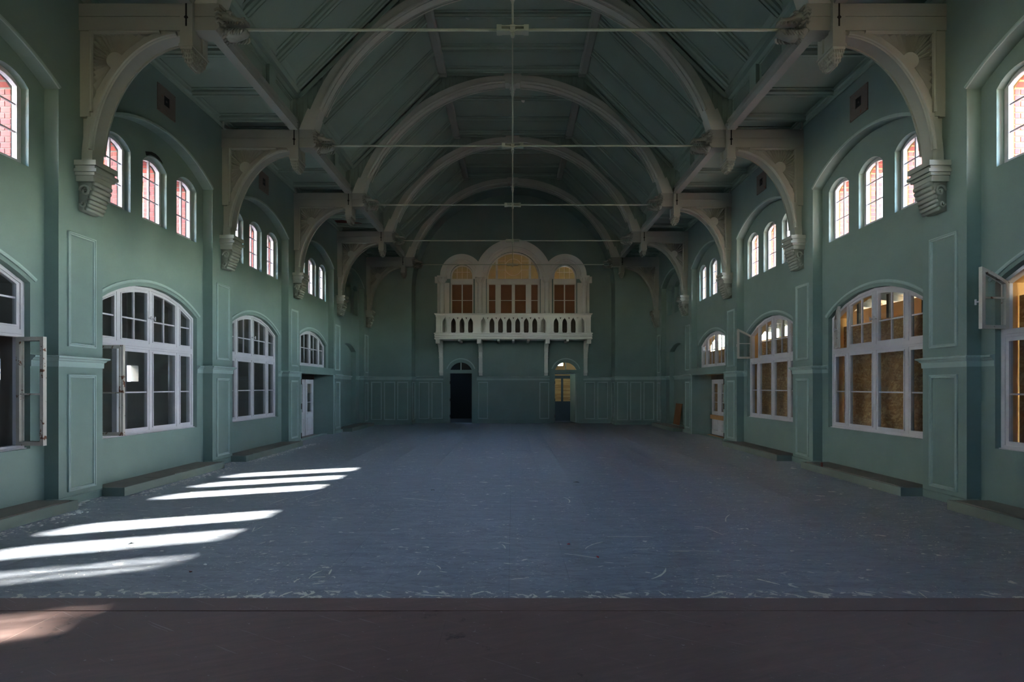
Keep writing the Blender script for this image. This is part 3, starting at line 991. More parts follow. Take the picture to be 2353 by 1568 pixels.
back_door(3, DOORX[0], False)
back_door(4, DOORX[1], True)
lob = structure(link('room_back', None), 'dark lobbies and gallery behind the end wall')
YB = BACK2 + 0.30
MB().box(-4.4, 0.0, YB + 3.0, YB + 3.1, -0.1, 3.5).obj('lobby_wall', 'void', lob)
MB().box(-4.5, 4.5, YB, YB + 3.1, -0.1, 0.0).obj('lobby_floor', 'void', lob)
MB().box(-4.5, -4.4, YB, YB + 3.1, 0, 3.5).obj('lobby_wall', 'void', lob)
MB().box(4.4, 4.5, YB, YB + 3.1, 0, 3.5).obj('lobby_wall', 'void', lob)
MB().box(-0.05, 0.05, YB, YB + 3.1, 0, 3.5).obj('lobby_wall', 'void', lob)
MB().prism([[(0.0, -0.1), (4.5, -0.1), (4.5, 3.5), (0.0, 3.5)], list(reversed([(2.0, 2.62), (2.5, 2.62), (2.5, 2.86), (2.0, 2.86)]))], cross(YB + 3.0), 0, 0.1).obj('lobby_wall', 'ochre', lob)
MB().box(0.5, 9.0, YB + 3.1, YB + 6.5, 3.25, 3.35).obj('lobby_sun_block', 'veranda', lob)  # unseen slab added to keep direct sun out of the lobby opening
MB().prism([[(0.05, 2.15), (4.4, 2.15), (4.4, 2.35), (0.05, 2.35)]], cross(YB + 1.4), 0, 0.1).obj('lobby_beam', 'darkdoor', lob)
# gallery room behind the balcony
MB().box(-4.0, 4.0, YB, YB + 4.0, 3.5, 3.68).obj('gallery_floor', 'brownboard', lob)
MB().box(-4.0, 4.0, YB, YB + 4.0, 8.4, 8.6).obj('gallery_ceiling', 'cream', lob)
MB().box(-4.1, -4.0, YB, YB + 4.0, 3.5, 8.6).obj('gallery_wall', 'cream', lob)
MB().box(4.0, 4.1, YB, YB + 4.0, 3.5, 8.6).obj('gallery_wall', 'cream', lob)
MB().prism([[(-4.1, 3.5), (4.1, 3.5), (4.1, 8.6), (-4.1, 8.6)], list(reversed([(2.0, 4.6), (3.2, 4.6), (3.2, 5.7), (2.0, 5.7)]))], cross(YB + 4.0), 0, 0.15).obj('gallery_wall', 'cream', lob)

# arcade round the gallery windows
arc_t = structure(link('trim_1', None), 'stepped pale arcade of three round arches over the balcony')
STEP = [(0.0, -0.02), (0.0, 0.02), (0.07, 0.02), (0.075, 0.05), (0.12, 0.05), (0.13, 0.075), (0.18, 0.075), (0.2, 0.11)]
bmap = lambda a, b, d: (a, BACK2 - d, b)
def archivolt(x, r, z, w, dep):
    prof = [(o, d) for o, d in STEP] + [(w, dep), (w, -0.02)]
    path = [(x - r, 6.24)] + arc(x, z, r, r, PI, 0, 28) + [(x + r, 6.24)]
    MB().sweep(path, prof, bmap).obj('archivolt', 'stone', arc_t)
for e in (-1, 1):
    archivolt(CX + e * SX, 0.5, 6.37, 0.43, 0.10)
archivolt(CX, 1.15, 6.27, 0.51, 0.13)
for e in (-1, 1):
    m = MB()
    m.box(CX + e * 1.42 - 0.24, CX + e * 1.42 + 0.24, BACK2 - 0.06, BACK2 + 0.02, 3.78, 6.3)
    xa, xb = sorted((CX + e * 2.76, CX + e * 3.28))
    m.box(xa, xb, BACK2 - 0.06, BACK2 + 0.02, 3.78, 6.06)
    m.obj('pilaster', 'stone', arc_t)
    xa, xb = sorted((CX + e * 2.98, CX + e * 3.38))
    MB().box(xa, xb, BACK2 - 0.12, BACK2 + 0.02, 6.05, 6.32).obj('impost', 'stone', arc_t)
for x in (-3.06, -1.44, 1.44, 3.06):
    x += CX
    col = MB().lathe([(0.15, 3.79), (0.15, 3.86), (0.12, 3.9), (0.115, 4.0), (0.10, 6.02), (0.12, 6.03), (0.12, 6.06)], (x, BACK2 - 0.17, 0), 18).obj('column', 'stone', arc_t, True)
    m = MB().lathe([(0.10, 6.04), (0.13, 6.12), (0.17, 6.22), (0.18, 6.25)], (x, BACK2 - 0.17, 0), 16)
    m.box(x - 0.19, x + 0.19, BACK2 - 0.36, BACK2 + 0.0, 6.25, 6.32)
    for i in range(8):
        t = 2 * PI * i / 8
        dx, dy = math.cos(t), math.sin(t)
        cx, cy = x, BACK2 - 0.17
        m.tube([(cx + 0.105 * dx, cy + 0.105 * dy, 6.05), (cx + 0.15 * dx, cy + 0.15 * dy, 6.14), (cx + 0.20 * dx, cy + 0.20 * dy, 6.21), (cx + 0.21 * dx, cy + 0.21 * dy, 6.18)], [0.03, 0.035, 0.03, 0.015], 6)
    m.obj('capital', 'stone', col)

def gallery_window(x, half, spring, rows):
    win = structure(link(wname(), None))
    y = BACK2 + 0.12
    mp = lambda a, b, d: (x + a, y + d, b)
    top = lambda a: spring + math.sqrt(max(0.0, half * half - a * a))
    o = [(-half, 3.70), (half, 3.70)] + arc(0, spring, half, half, 0, PI, 24)
    r2 = half - 0.06
    fan = [(-r2, 6.27), (r2, 6.27)] + arc(0, spring, r2, r2, 0.0, PI, 24)
    wide = half > 1
    if wide:
        xs = [(-1.06, -0.78), (-0.54, -0.07), (0.07, 0.54), (0.78, 1.06)]
    else:
        xs = [(-0.44, -0.025), (0.025, 0.44)]
    holes = [fan]
    for a, b in xs:
        holes.append([(a, 4.62), (b, 4.62), (b, 6.02), (a, 6.02)])
    MB().prism([o] + [list(reversed(h)) for h in holes], mp, 0, 0.07).obj('frame', 'stone', win)
    MB().prism(cell(-half + 0.02, half - 0.02, 3.72, 4.60), mp, -0.006, 0.0).obj('shaded_lower_panel', 'blank', win)  # dark board colour stands in for the shade behind the balustrade
    MB().box(x - half + 0.01, x + half - 0.01, y - 0.05, y + 0.02, 6.05, 6.24).obj('transom', 'stone', win)
    for a, b in xs:
        MB().prism(cell(a - 0.01, b + 0.01, 4.61, 6.03), mp, 0.045, 0.05).obj('board', 'paper', win)
        MB().sweep([(a + 0.02, 3.86), (a + 0.02, 4.56), (b - 0.02, 4.56), (b - 0.02, 3.86)], [(0, -0.004), (0, -0.016), (-0.02, -0.020), (-0.03, -0.004)], mp, True).obj('leaf_moulding', 'blank', win)
        MB().prism(cell(a, b, 5.32, 5.345), mp, 0.01, 0.044).obj('glazing_bar', 'stone', win)
    tp2 = lambda a: spring + math.sqrt(max(0.0, r2 * r2 - a * a))
    if wide:
        for a in (-0.72, 0.72):
            m = MB(); m.prism(cell(a - 0.05, a + 0.05, 6.25, tp2(a) + 0.02), mp, -0.03, 0.06); m.obj('mullion', 'stone', win)
        m = MB()
        for a in (-0.36, 0.0, 0.36):
            if a:
                m.prism(cell(a - 0.01, a + 0.01, 6.26, tp2(a) + 0.01), mp, 0.01, 0.04)
            else:
                m.prism(cell(a - 0.01, a + 0.01, 7.11, tp2(a) + 0.01), mp, 0.01, 0.04)
        for z in (6.66, 7.05):
            for aa, bb in ((-0.67, -0.36), (0.36, 0.67)):
                m.prism(cell(aa, bb, z - 0.01, z + 0.01), mp, 0.01, 0.04)
        m.obj('glazing_bar', 'stone', win)
        circ = arc(0, 6.78, 0.36, 0.36, 0, 2 * PI, 32)[:-1]
        MB().sweep(circ, [(-0.012, 0.01), (0.012, 0.01), (0.012, 0.04), (-0.012, 0.04)], mp, True).obj('ring_bar', 'stone', win)
        edges = [-1.08, -0.72, -0.36, 0.0, 0.36, 0.72, 1.08]
    else:
        m = MB()
        for a in (-0.22, 0.0, 0.22):
            m.prism(cell(a - 0.01, a + 0.01, 6.26, tp2(a) + 0.01), mp, 0.01, 0.04)
        m.prism(cell(-0.34, 0.34, 6.55, 6.57), mp, 0.01, 0.04)
        m.obj('glazing_bar', 'stone', win)
        edges = [-0.44, -0.22, 0.0, 0.22, 0.44]
    for i in range(len(edges) - 1):
        a, b = edges[i], edges[i + 1]
        MB().prism(cell(a, b, 6.26, tp2), mp, 0.024, 0.028).obj('pane', 'glass', win)
    return win
w = gallery_window(CX - SX, 0.5, 6.37, 1); w['label'] = 'arched gallery window above the doorway open on darkness'
w = gallery_window(CX, 1.15, 6.27, 1); w['label'] = 'wide middle gallery window with a ring in its fanlight'
w = gallery_window(CX + SX, 0.5, 6.37, 1); w['label'] = 'arched gallery window above the lit doorway'

# ------------------------------------------------------------------ ceiling
ceil = structure(link('ceiling', None), 'boarded teal ceiling with coved ribs')
in_half = [(7.0, ZW), (4.57, ZW), (4.54, 7.12), (4.54, 7.62), (4.42, 7.68), (2.02, 10.08), (1.94, 10.20)]
inner = in_half + [(-x, z) for x, z in reversed(in_half)]
outer_pts = [(-7.0, 7.5), (-4.9, 7.5), (-4.8, 8.0), (-2.2, 10.6), (2.2, 10.6), (4.8, 8.0), (4.9, 7.5), (7.0, 7.5)]
MB().prism(inner + outer_pts, cross(0), -3.6, 22.95).obj('ceiling_boards', 'ceil', ceil)
TY = [7.17 + B * k for k in range(-3, 5)]          # front planes of the trusses
RIB = [(-0.15, 0.0), (-0.15, 0.02), (-0.12, 0.025), (-0.115, 0.008), (-0.085, 0.008), (-0.08, 0.05), (-0.05, 0.075), (-0.045, 0.06), (-0.03, 0.06), (-0.025, 0.085), (0.025, 0.085), (0.03, 0.06), (0.045, 0.06), (0.05, 0.075), (0.08, 0.05), (0.085, 0.008), (0.115, 0.008), (0.12, 0.025), (0.15, 0.02), (0.15, 0.0)]
def rib_line(p0, p1, y, nrm, name, parent, prof=RIB):
    p0 = Vector((p0[0], 0, p0[1])); p1 = Vector((p1[0], 0, p1[1])); n = Vector((nrm[0], 0, nrm[1])).normalized()
    m = MB()
    vs = []
    for p in (p0, p1):
        for o, d in prof:
            q = p + n * d + Vector((0, y + o, 0))
            vs.append(q)
    k = len(prof)
    fs = [(e, (e + 1) % k, k + (e + 1) % k, k + e) for e in range(k)] + [tuple(range(k)), tuple(reversed(range(k, 2 * k)))]
    m.add(vs, fs)
    return m.obj(name, 'ceil', parent)
rib_ys = []
for k in range(1, len(TY)):
    base = TY[k] + 0.18
    for j in range(3):
        y = base - B + B * j / 3 if False else base + B * j / 3
        if y < 21.6: rib_ys.append((y, j))
for y, j in rib_ys:
    if y < 3.0: continue
    off = [0.0] if j else [-0.27, 0.27]
    for o in off:
        for e in (-1, 1):
            rib_line((e * 4.40, 7.70), (e * 2.04, 10.06), y + o, (-e, -1), 'slope_rib', ceil)
            rib_line((e * U1, ZW), (e * 4.56, ZW), y + o, (0, -1), 'side_rib', ceil)
        rib_line((-1.98, 10.2), (1.98, 10.2), y + o, (0, -1), 'ridge_rib', ceil)
# long members between trusses
for e in (-1, 1):
    # upper purlins, stop-chamfered at each truss
    for k in range(2, len(TY)):
        ya, yb = TY[k - 1] + 0.34, (TY[k] - 0.02 if k < len(TY) else BACK1)
        pr = [(e * 1.80, 10.2), (e * 1.80, 10.07), (e * 1.84, 10.035), (e * 1.99, 10.035), (e * 2.03, 10.07), (e * 2.03, 10.12)]
        MB().prism(pr, cross(0), ya + 0.0, yb).obj('upper_purlin', 'beam', ceil)
        MB().box(min(e * 1.79, e * 2.04), max(e * 1.79, e * 2.04), yb - 0.13, yb, 10.02, 10.15).obj('purlin_stop', 'beam', ceil)
        # lower purlin on the hammer posts
        ya, yb = TY[k - 1] + 0.30, TY[k] + 0.10
        pr = [(e * 4.57, 6.86), (e * 4.41, 6.86), (e * 4.40, 6.93), (e * 4.42, 6.95), (e * 4.405, 6.985), (e * 4.43, 7.0), (e * 4.43, 7.10), (e * 4.60, 7.14)]
        MB().prism(pr, cross(0), ya, yb).obj('lower_purlin', 'beam', ceil)
    # cornice where the slope starts
    pr = [(e * 4.55, 7.50), (e * 4.50, 7.52), (e * 4.47, 7.58), (e * 4.40, 7.60), (e * 4.36, 7.66), (e * 4.36, 7.70), (e * 4.30, 7.80), (e * 4.60, 7.80)]
    MB().prism(pr, cross(0), 3.0, BACK1).obj('eaves_cornice', 'ceil', ceil)
    for i, (y, j) in enumerate(rib_ys):
        if y < 3.3: continue
        MB().box(min(e * 4.46, e * 4.56), max(e * 4.46, e * 4.56), y - 0.13, y + 0.13, 7.08, 7.52).obj('stub_post', 'ceil', ceil)
        m = MB()
        y2 = y + B / 3
        m.sweep([(y + 0.17, 7.16), (y + 0.17, 7.49), (y2 - 0.17, 7.49), (y2 - 0.17, 7.16)], [(0, 0), (0, 0.03), (-0.03, 0.035), (-0.045, 0.012), (-0.06, 0.01), (-0.06, 0)], side(e, 4.54), True)
        m.obj('frieze_frame', 'ceil', ceil)
        if e > 0 and 7.0 < y < 10.0:
            mv = MB()
            for q in range(13):
                z = 7.225 + q * 0.0185
                mv.box(4.505, 4.54, y + 0.25, y2 - 0.25, z, z + 0.010)
            o = mv.obj('vent_louvre', 'ceil', ceil); o['kind'] = 'stuff'

# ------------------------------------------------------------------ trusses
ZROD = 6.61
def ell(t, cx=4.57, cz=4.70, rx=1.26, rz=1.77, off=0.0):
    return (cx + (rx + off) * math.cos(t), cz + (rz + off * 0.68) * math.sin(t))

def truss_meshes():
    """meshes in truss-local coordinates: the front plane at y = 0; every side part made for s = -1 and +1."""
    R = {}
    for s in (-1, 1):
        mx = lambda a, b, d, s=s: (s * a, d, b)
        # hammer beam: two stacked timbers
        m = MB()
        m.prism([(6.02, 6.72), (4.06, 6.72), (4.06, 6.895), (6.02, 6.895)], mx, 0.05, 0.29)
        m.prism([(6.02, 6.525), (4.11, 6.525), (4.06, 6.57), (4.06, 6.713), (6.02, 6.713)], mx, 0.05, 0.29)
        m.prism([(6.02, 6.705), (4.07, 6.705), (4.07, 6.73), (6.02, 6.73)], mx, 0.06, 0.28)
        R['hammer_beam', s] = m.mesh('hammer_beam', 'beam')
        # post that clasps the beam
        m = MB()
        for d0, d1 in ((0.0, 0.10), (0.24, 0.36)):
            m.prism([(4.397, 6.31), (4.57, 6.31), (4.57, 7.02), (4.397, 7.02)], mx, d0, d1)
        m.prism([(4.42, 6.32), (4.55, 6.32), (4.55, 6.56), (4.42, 6.56)], mx, 0.08, 0.26)
        m.prism([(4.385, 6.27), (4.582, 6.27), (4.582, 6.295), (4.57, 6.31), (4.397, 6.31), (4.385, 6.295)], mx, -0.012, 0.372)
        m.prism([(4.40, 6.235), (4.567, 6.235), (4.567, 6.27), (4.40, 6.27)], mx, 0.0, 0.36)
        R['post', s] = m.mesh('post', 'beam')
        m = MB()
        c = 4.483
        m.prism([(c - 0.011, 6.55), (c + 0.011, 6.55), (c + 0.011, 6.93), (c - 0.011, 6.93)], mx, -0.003, 0.01)
        for z in (6.67, 6.90):
            m.prism([(c - 0.03, z), (c, z - 0.035), (c + 0.03, z), (c, z + 0.035)], mx, -0.006, 0.008)
        R['mortise', s] = m.mesh('mortise', 'void')
        # carved leaf drop
        m = MB()
        rings = []
        for z, hx, hy in ((6.24, 0.075, 0.165), (6.19, 0.07, 0.16), (6.13, 0.055, 0.135), (6.08, 0.03, 0.10), (6.06, 0.012, 0.06)):
            rings.append([(s * (c + hx * a), 0.18 + hy * b, z) for a, b in ((-1, -1), (0, -1.05), (1, -1), (1.05, 0), (1, 1), (0, 1.05), (-1, 1), (-1.05, 0))])
        m.loft(rings)
        rnd = random.Random(3)
        for row, (z, hx, hy) in enumerate(((6.215, 0.076, 0.166), (6.165, 0.068, 0.155), (6.115, 0.052, 0.13), (6.075, 0.03, 0.095))):
            for i in range(5 - row):
                a = -1 + 2 * (i + 0.5) / (5 - row)
                for q in (-1, 1):
                    m.ball((s * (c + hx * a), 0.18 + q * hy, z), (0.017, 0.016, 0.026), 6, 3)
            for i in range(9 - row):
                b = -1 + 2 * (i + 0.5) / (9 - row)
                for q in (-1, 1):
                    m.ball((s * (c + q * hx), 0.18 + hy * b, z), (0.015, 0.018, 0.026), 6, 3)
        R['leaf_drop', s] = m.mesh('leaf_drop', 'carve', False)
        # curved brace
        n = 26
        inn = [ell(PI / 2 * i / n) for i in range(n + 1)]
        out = [ell(PI / 2 * i / n, off=0.15) for i in range(n + 1)]
        m = MB()
        m.prism(inn + [(4.57, 6.56)] + [p for p in reversed(out) if p[0] < 5.99 and p[1] < 6.55] + [(5.99, 4.70)], mx, 0.07, 0.27)
        R['brace', s] = m.mesh('brace', 'beam')
        m = MB()
        pth = [ell(0.10 + (PI / 2 - 0.16) * i / n, off=0.012) for i in range(n + 1)]
        m.sweep(pth, [(-0.03, 0.075), (-0.03, 0.045), (-0.015, 0.030), (0.008, 0.030), (0.02, 0.045), (0.02, 0.06), (0.03, 0.075)], mx)
        m.sweep(pth, [(-0.03, 0.265), (-0.03, 0.295), (-0.015, 0.31), (0.008, 0.31), (0.02, 0.295), (0.02, 0.28), (0.03, 0.265)], mx)
        R['roll_moulding', s] = m.mesh('roll_moulding', 'beam')
        # spandrel: backing, frame
        m = MB()
        pts = [p for p in out if p[0] < 6.0 and p[1] < 6.56]
        back = [(5.995, 6.56), (4.80, 6.56)] + [p for p in reversed(pts) if p[0] > 4.80] + [(5.995, 4.70)]
        m.prism(back, mx, 0.12, 0.22)
        R['spandrel_panel', s] = m.mesh('spandrel_panel', 'beam')
        m = MB()
        m.prism([(6.0, 5.34), (5.86, 5.34), (5.86, 6.53), (6.0, 6.53)], mx, 0.07, 0.13)
        m.sweep([(5.86, 5.40), (5.86, 6.53), (4.88, 6.53)], [(0.0, 0.07), (0.0, 0.045), (0.02, 0.04), (0.035, 0.05), (0.045, 0.07), (0.045, 0.12), (0.0, 0.12)] if True else [], mx)
        m.sweep([(5.88, 5.34), (5.88, 5.40)], [(-0.03, 0.05), (0.03, 0.05), (0.03, 0.08), (-0.03, 0.08)], mx)
        R['spandrel_frame', s] = m.mesh('spandrel_frame', 'beam')
        # sunburst rays
        C = (5.53, 6.13)
        rays = []
        nr = 21
        a0, a1 = math.radians(149), math.radians(-66)
        for i in range(nr):
            t0 = a0 + (a1 - a0) * (i + 0.1) / nr; t1 = a0 + (a1 - a0) * (i + 0.9) / nr
            def hit(t):
                dx, dz = math.cos(t), math.sin(t)
                L = 9.0
                if dz > 1e-4: L = min(L, (6.505 - C[1]) / dz)
                if dx > 1e-4: L = min(L, (5.835 - C[0]) / dx)
                q = 0.12
                while q < L:
                    x, z = C[0] + dx * q, C[1] + dz * q
                    if ((x - 4.57) / 1.42) ** 2 + ((z - 4.70) / 1.882) ** 2 < 1.0: break
                    q += 0.01
                return min(L, q)
            tm = (t0 + t1) / 2
            L0, L1, Lm = hit(t0), hit(t1), hit(tm)
            if Lm < 0.17: continue
            pt = lambda t, L, d: (s * (C[0] + math.cos(t) * L), d, C[1] + math.sin(t) * L)
            m = MB()
            vs = [pt(t0, 0.11, 0.122), pt(t1, 0.11, 0.122), pt(tm, 0.11, 0.10),
                  pt(t0, L0 * 0.985, 0.122), pt(t1, L1 * 0.985, 0.122), pt(tm, Lm * 0.95, 0.068)]
            m.add(vs, [(0, 1, 2), (3, 5, 4), (0, 2, 5, 3), (2, 1, 4, 5), (0, 3, 4, 1)])
            rays.append(m.mesh('ray', 'beam'))
        R['rays', s] = rays
        m = MB(); m.prism(arc(C[0], C[1], 0.115, 0.115, a0 + 0.05, a1 - 0.05, 20) + [(C[0] - 0.02, C[1] - 0.06)], mx, 0.085, 0.125)
        R['sun_disc', s] = m.mesh('sun_disc', 'beam')
        # corbel
        m = MB()
        for z0, z1, p, hy in ((4.63, 4.70, 0.30, 0.20), (4.585, 4.63, 0.27, 0.18), (4.54, 4.585, 0.31, 0.205), (4.50, 4.54, 0.27, 0.185), (4.42, 4.50, 0.24, 0.165)):
            m.prism([(6.0, z0), (6.0 - p, z0), (6.0 - p, z1), (6.0, z1)], mx, 0.17 - hy, 0.17 + hy)
        R['corbel', s] = m.mesh('corbel', 'beam')
        m = MB()
        prof = [(6.0, 4.42), (5.76, 4.42), (5.765, 4.36), (5.80, 4.28), (5.835, 4.20), (5.85, 4.12), (5.88, 4.05), (5.93, 4.02), (6.0, 4.03)]
        m.prism(prof, mx, 0.05, 0.29)
        for i, (u, z, r) in enumerate(((5.765, 4.40, 0.035), (5.775, 4.335, 0.034), (5.80, 4.275, 0.033), (5.825, 4.215, 0.032), (5.84, 4.155, 0.03), (5.855, 4.10, 0.028), (5.88, 4.05, 0.027))):
            m.tube([(s * u, 0.03, z), (s * u, 0.31, z)], r, 10)
        for q in (0.035, 0.305):
            pts = [(s * (5.90 + 0.075 * (1 - k / 14) * math.cos(k * 0.75)), q, 4.30 + 0.085 * (1 - k / 14) * math.sin(k * 0.75)) for k in range(13)]
            m.tube(pts, [0.018] * 13, 6)
            pts = [(s * (5.93 + 0.045 * (1 - k / 12) * math.cos(-k * 0.75)), q, 4.12 + 0.05 * (1 - k / 12) * math.sin(-k * 0.75)) for k in range(11)]
            m.tube(pts, [0.014] * 11, 6)
        R['scroll', s] = m.mesh('scroll', 'beam', True)
        # dragon head: local u grows towards the wall
        P = lambda u, y, z: (s * u, 0.17 + y, z)
        def jaw(sections, k=10):
            rings = []
            for u, z, hy, hz, z2 in sections:
                rings.append([P(u, hy * math.cos(2 * PI * j / k), z + (hz if math.sin(2 * PI * j / k) > 0 else z2) * math.sin(2 * PI * j / k)) for j in range(k)])
            return rings
        m = MB().loft(jaw([(4.10, 6.56, 0.115, 0.06, 0.06), (4.02, 6.535, 0.12, 0.05, 0.07), (3.93, 6.525, 0.115, 0.035, 0.06), (3.84, 6.54, 0.10, 0.03, 0.05), (3.76, 6.56, 0.085, 0.03, 0.04), (3.715, 6.575, 0.05, 0.025, 0.025)]))
        for i in range(7):                      # ruffled chin fringe
            u = 4.0 - i * 0.043
            for q in (-1, 1):
                m.tube([P(u, q * 0.09, 6.55), P(u + 0.015, q * 0.115, 6.51), P(u + 0.04, q * 0.10, 6.475)], [0.02, 0.018, 0.007], 5)
        for i in range(4):
            m.tube([P(3.98 + i * 0.02, 0.05 * (i - 1.5), 6.50), P(4.02, 0.05 * (i - 1.5), 6.455), P(4.05, 0.05 * (i - 1.5), 6.44)], [0.022, 0.018, 0.006], 5)
        R['lower_jaw', s] = m.mesh('lower_jaw', 'carve', True)
        m = MB().loft(jaw([(4.12, 6.72, 0.12, 0.11, 0.08), (4.03, 6.735, 0.125, 0.11, 0.055), (3.95, 6.73, 0.11, 0.095, 0.045), (3.87, 6.705, 0.09, 0.06, 0.035), (3.79, 6.695, 0.085, 0.06, 0.03), (3.735, 6.685, 0.07, 0.05, 0.03), (3.70, 6.675, 0.035, 0.02, 0.02)]))
        for q in (-1, 1):
            m.ball(P(3.755, q * 0.045, 6.735), (0.028, 0.025, 0.022), 6, 4)     # nostrils
            m.ball(P(3.945, q * 0.075, 6.80), (0.05, 0.03, 0.028), 6, 4)        # brow
            m.ball(P(3.92, q * 0.092, 6.765), (0.022, 0.016, 0.02), 6, 4)       # eye
        for i in range(6):
            u = 3.96 - i * 0.043
            for q in (-1, 1):
                m.tube([P(u, q * 0.07, 6.675), P(u, q * 0.068, 6.632)], [0.013, 0.002], 5)
        R['upper_jaw', s] = m.mesh('upper_jaw', 'carve', True)
        m = MB()
        rnd = random.Random(11)
        for i in range(5):
            for q in (-1, 1, -0.4, 0.4):
                z = 6.62 + i * 0.06
                y = q * (0.125 - (0.02 * max(0, i - 2)))
                u = 4.00 + 0.01 * i
                pts = [P(u, y * 0.9, z), P(u + 0.05, y * 1.15, z + 0.03), P(u + 0.085, y * 1.2, z + 0.0), P(u + 0.07, y * 1.1, z - 0.02)]
                if i == 4: pts = [P(u - 0.04, y * 0.8, z - 0.03), P(u + 0.02, y * 0.9, z + 0.03), P(u + 0.075, y, z + 0.035), P(u + 0.09, y, z + 0.0)]
                m.tube(pts, [0.020, 0.022, 0.018, 0.008], 6)
        R['mane', s] = m.mesh('mane', 'carve', True)
        # rod half
        R['tie_rod', s] = MB().tube([(s * 3.76, 0.17, ZROD), (s * 0.19, 0.17, ZROD)], 0.019, 10).mesh('tie_rod', 'rod', True)
        # infill of grooved boards behind the main arch
        m = MB()
        w = 0.10
        x = 0.05
        zc = 5.65
        while x < 4.52:
            def zt(v): return 10.20 if v < 1.95 else (12.08 - v if v < 4.42 else 7.64)
            def zb(v): return max(6.9, zc + math.sqrt(max(0.0, 4.46 ** 2 - v * v))) if v < 4.46 else 6.9
            x1 = min(x + w - 0.006, 4.53)
            a0, a1 = zb(x), zb(x1); b0, b1 = zt(x), zt(x1)
            if b0 - a0 > 0.005 and b1 - a1 > 0.005:
                m.prism([(x, a0), (x1, a1), (x1, b1), (x, b0)], mx, 0.13, 0.20)
            x += w
        R['infill', s] = m.mesh('plank_infill', 'ceil')
        # main arch: half ring, with a stepped foot, a roll and contact blocks
        m = MB()
        n = 36
        t_in = math.acos(1.23 / 4.28) if False else 0
        fo = lambda r, t: (r * math.cos(t), zc + r * math.sin(t))
        ta = math.asin((6.89 - zc) / 4.30); tb = math.asin((6.89 - zc) / 4.49)
        inn = [fo(4.29, ta + (PI / 2 - ta) * i / n) for i in range(n + 1)]
        out = [fo(4.49, tb + (PI / 2 - tb) * i / n) for i in range(n + 1)]
        m.prism(inn + list(reversed(out)), mx, 0.05, 0.29)
        foot = [fo(4.28, ta + 0.0), fo(4.28, ta + 0.07), fo(4.54, tb + 0.10), (4.50, 6.89)]
        m.prism([(4.09, 6.89), foot[1], foot[2], (4.40, 6.89)], mx, 0.04, 0.30)
        for t0, t1 in ((0.76, 0.86),):
            m.prism([fo(4.47, t0), fo(4.56, t0), fo(4.56, t1), fo(4.47, t1)], mx, 0.06, 0.28)
        m.prism([(0.0, 9.90), (0.20, 9.90), (0.22, 9.94), (0.22, 10.16), (0.0, 10.17)], mx, 0.035, 0.305)
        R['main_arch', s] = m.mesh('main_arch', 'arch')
        m = MB()
        pth = [fo(4.305, ta + 0.10 + (PI / 2 - ta - 0.15) * i / n) for i in range(n + 1)]
        for base, sg in ((0.05, -1), (0.29, 1)):
            m.sweep(pth, [(-0.03, base - sg * 0.005), (-0.03, base + sg * 0.012), (-0.012, base + sg * 0.026), (0.012, base + sg * 0.026), (0.03, base + sg * 0.012), (0.03, base - sg * 0.005)], mx)
            m.sweep(pth, [(0.055, base - sg * 0.005), (0.055, base + sg * 0.010), (0.075, base + sg * 0.010), (0.075, base - sg * 0.005)], mx)
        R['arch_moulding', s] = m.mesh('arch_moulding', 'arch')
        # moulding under the roof slope and the flat, on the infill face
        m = MB()
        m.sweep([(4.40, 7.58), (2.00, 9.98)], [(0.0, 0.0), (0.0, 0.09), (0.05, 0.06), (0.07, 0.0)], mx)
        m.sweep([(1.78, 10.13), (0.25, 10.13)], [(-0.05, 0.0), (-0.05, 0.09), (0.02, 0.06), (0.03, 0.0)], mx)
        R['infill_moulding', s] = m.mesh('infill_moulding', 'ceil')
    m = MB()
    m.box(-0.19, 0.19, 0.125, 0.215, ZROD + 0.022, ZROD + 0.04)
    m.box(-0.19, 0.19, 0.125, 0.215, ZROD - 0.04, ZROD - 0.022)
    for q in (-1, 1):
        m.box(q * 0.19 - 0.035, q * 0.19 + 0.035, 0.115, 0.225, ZROD - 0.042, ZROD + 0.042)
        m.tube([(q * 0.16, 0.17, ZROD), (q * 0.05, 0.17, ZROD)], 0.016, 8)
    m.box(-0.035, 0.035, 0.13, 0.21, ZROD - 0.05, ZROD + 0.05)
    m.tube([(0, 0.17, ZROD - 0.05), (0, 0.17, ZROD - 0.10)], 0.026, 8)
    R['turnbuckle'] = m.mesh('turnbuckle', 'rod')
    R['hanger_rod'] = MB().tube([(0, 0.17, 9.88), (0, 0.17, ZROD + 0.03)], 0.014, 8).mesh('hanger_rod', 'rod', True)
    m = MB()
    m.box(-0.09, 0.09, 0.02, 0.32, 9.86, 10.15)
    for z, r in ((9.83, 0.075), (9.77, 0.06), (9.71, 0.065), (9.65, 0.05), (9.60, 0.03), (9.56, 0.018)):
        m.ball((0, 0.17, z), (r, r * 1.3, 0.035), 8, 4)
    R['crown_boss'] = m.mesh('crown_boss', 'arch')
    return R

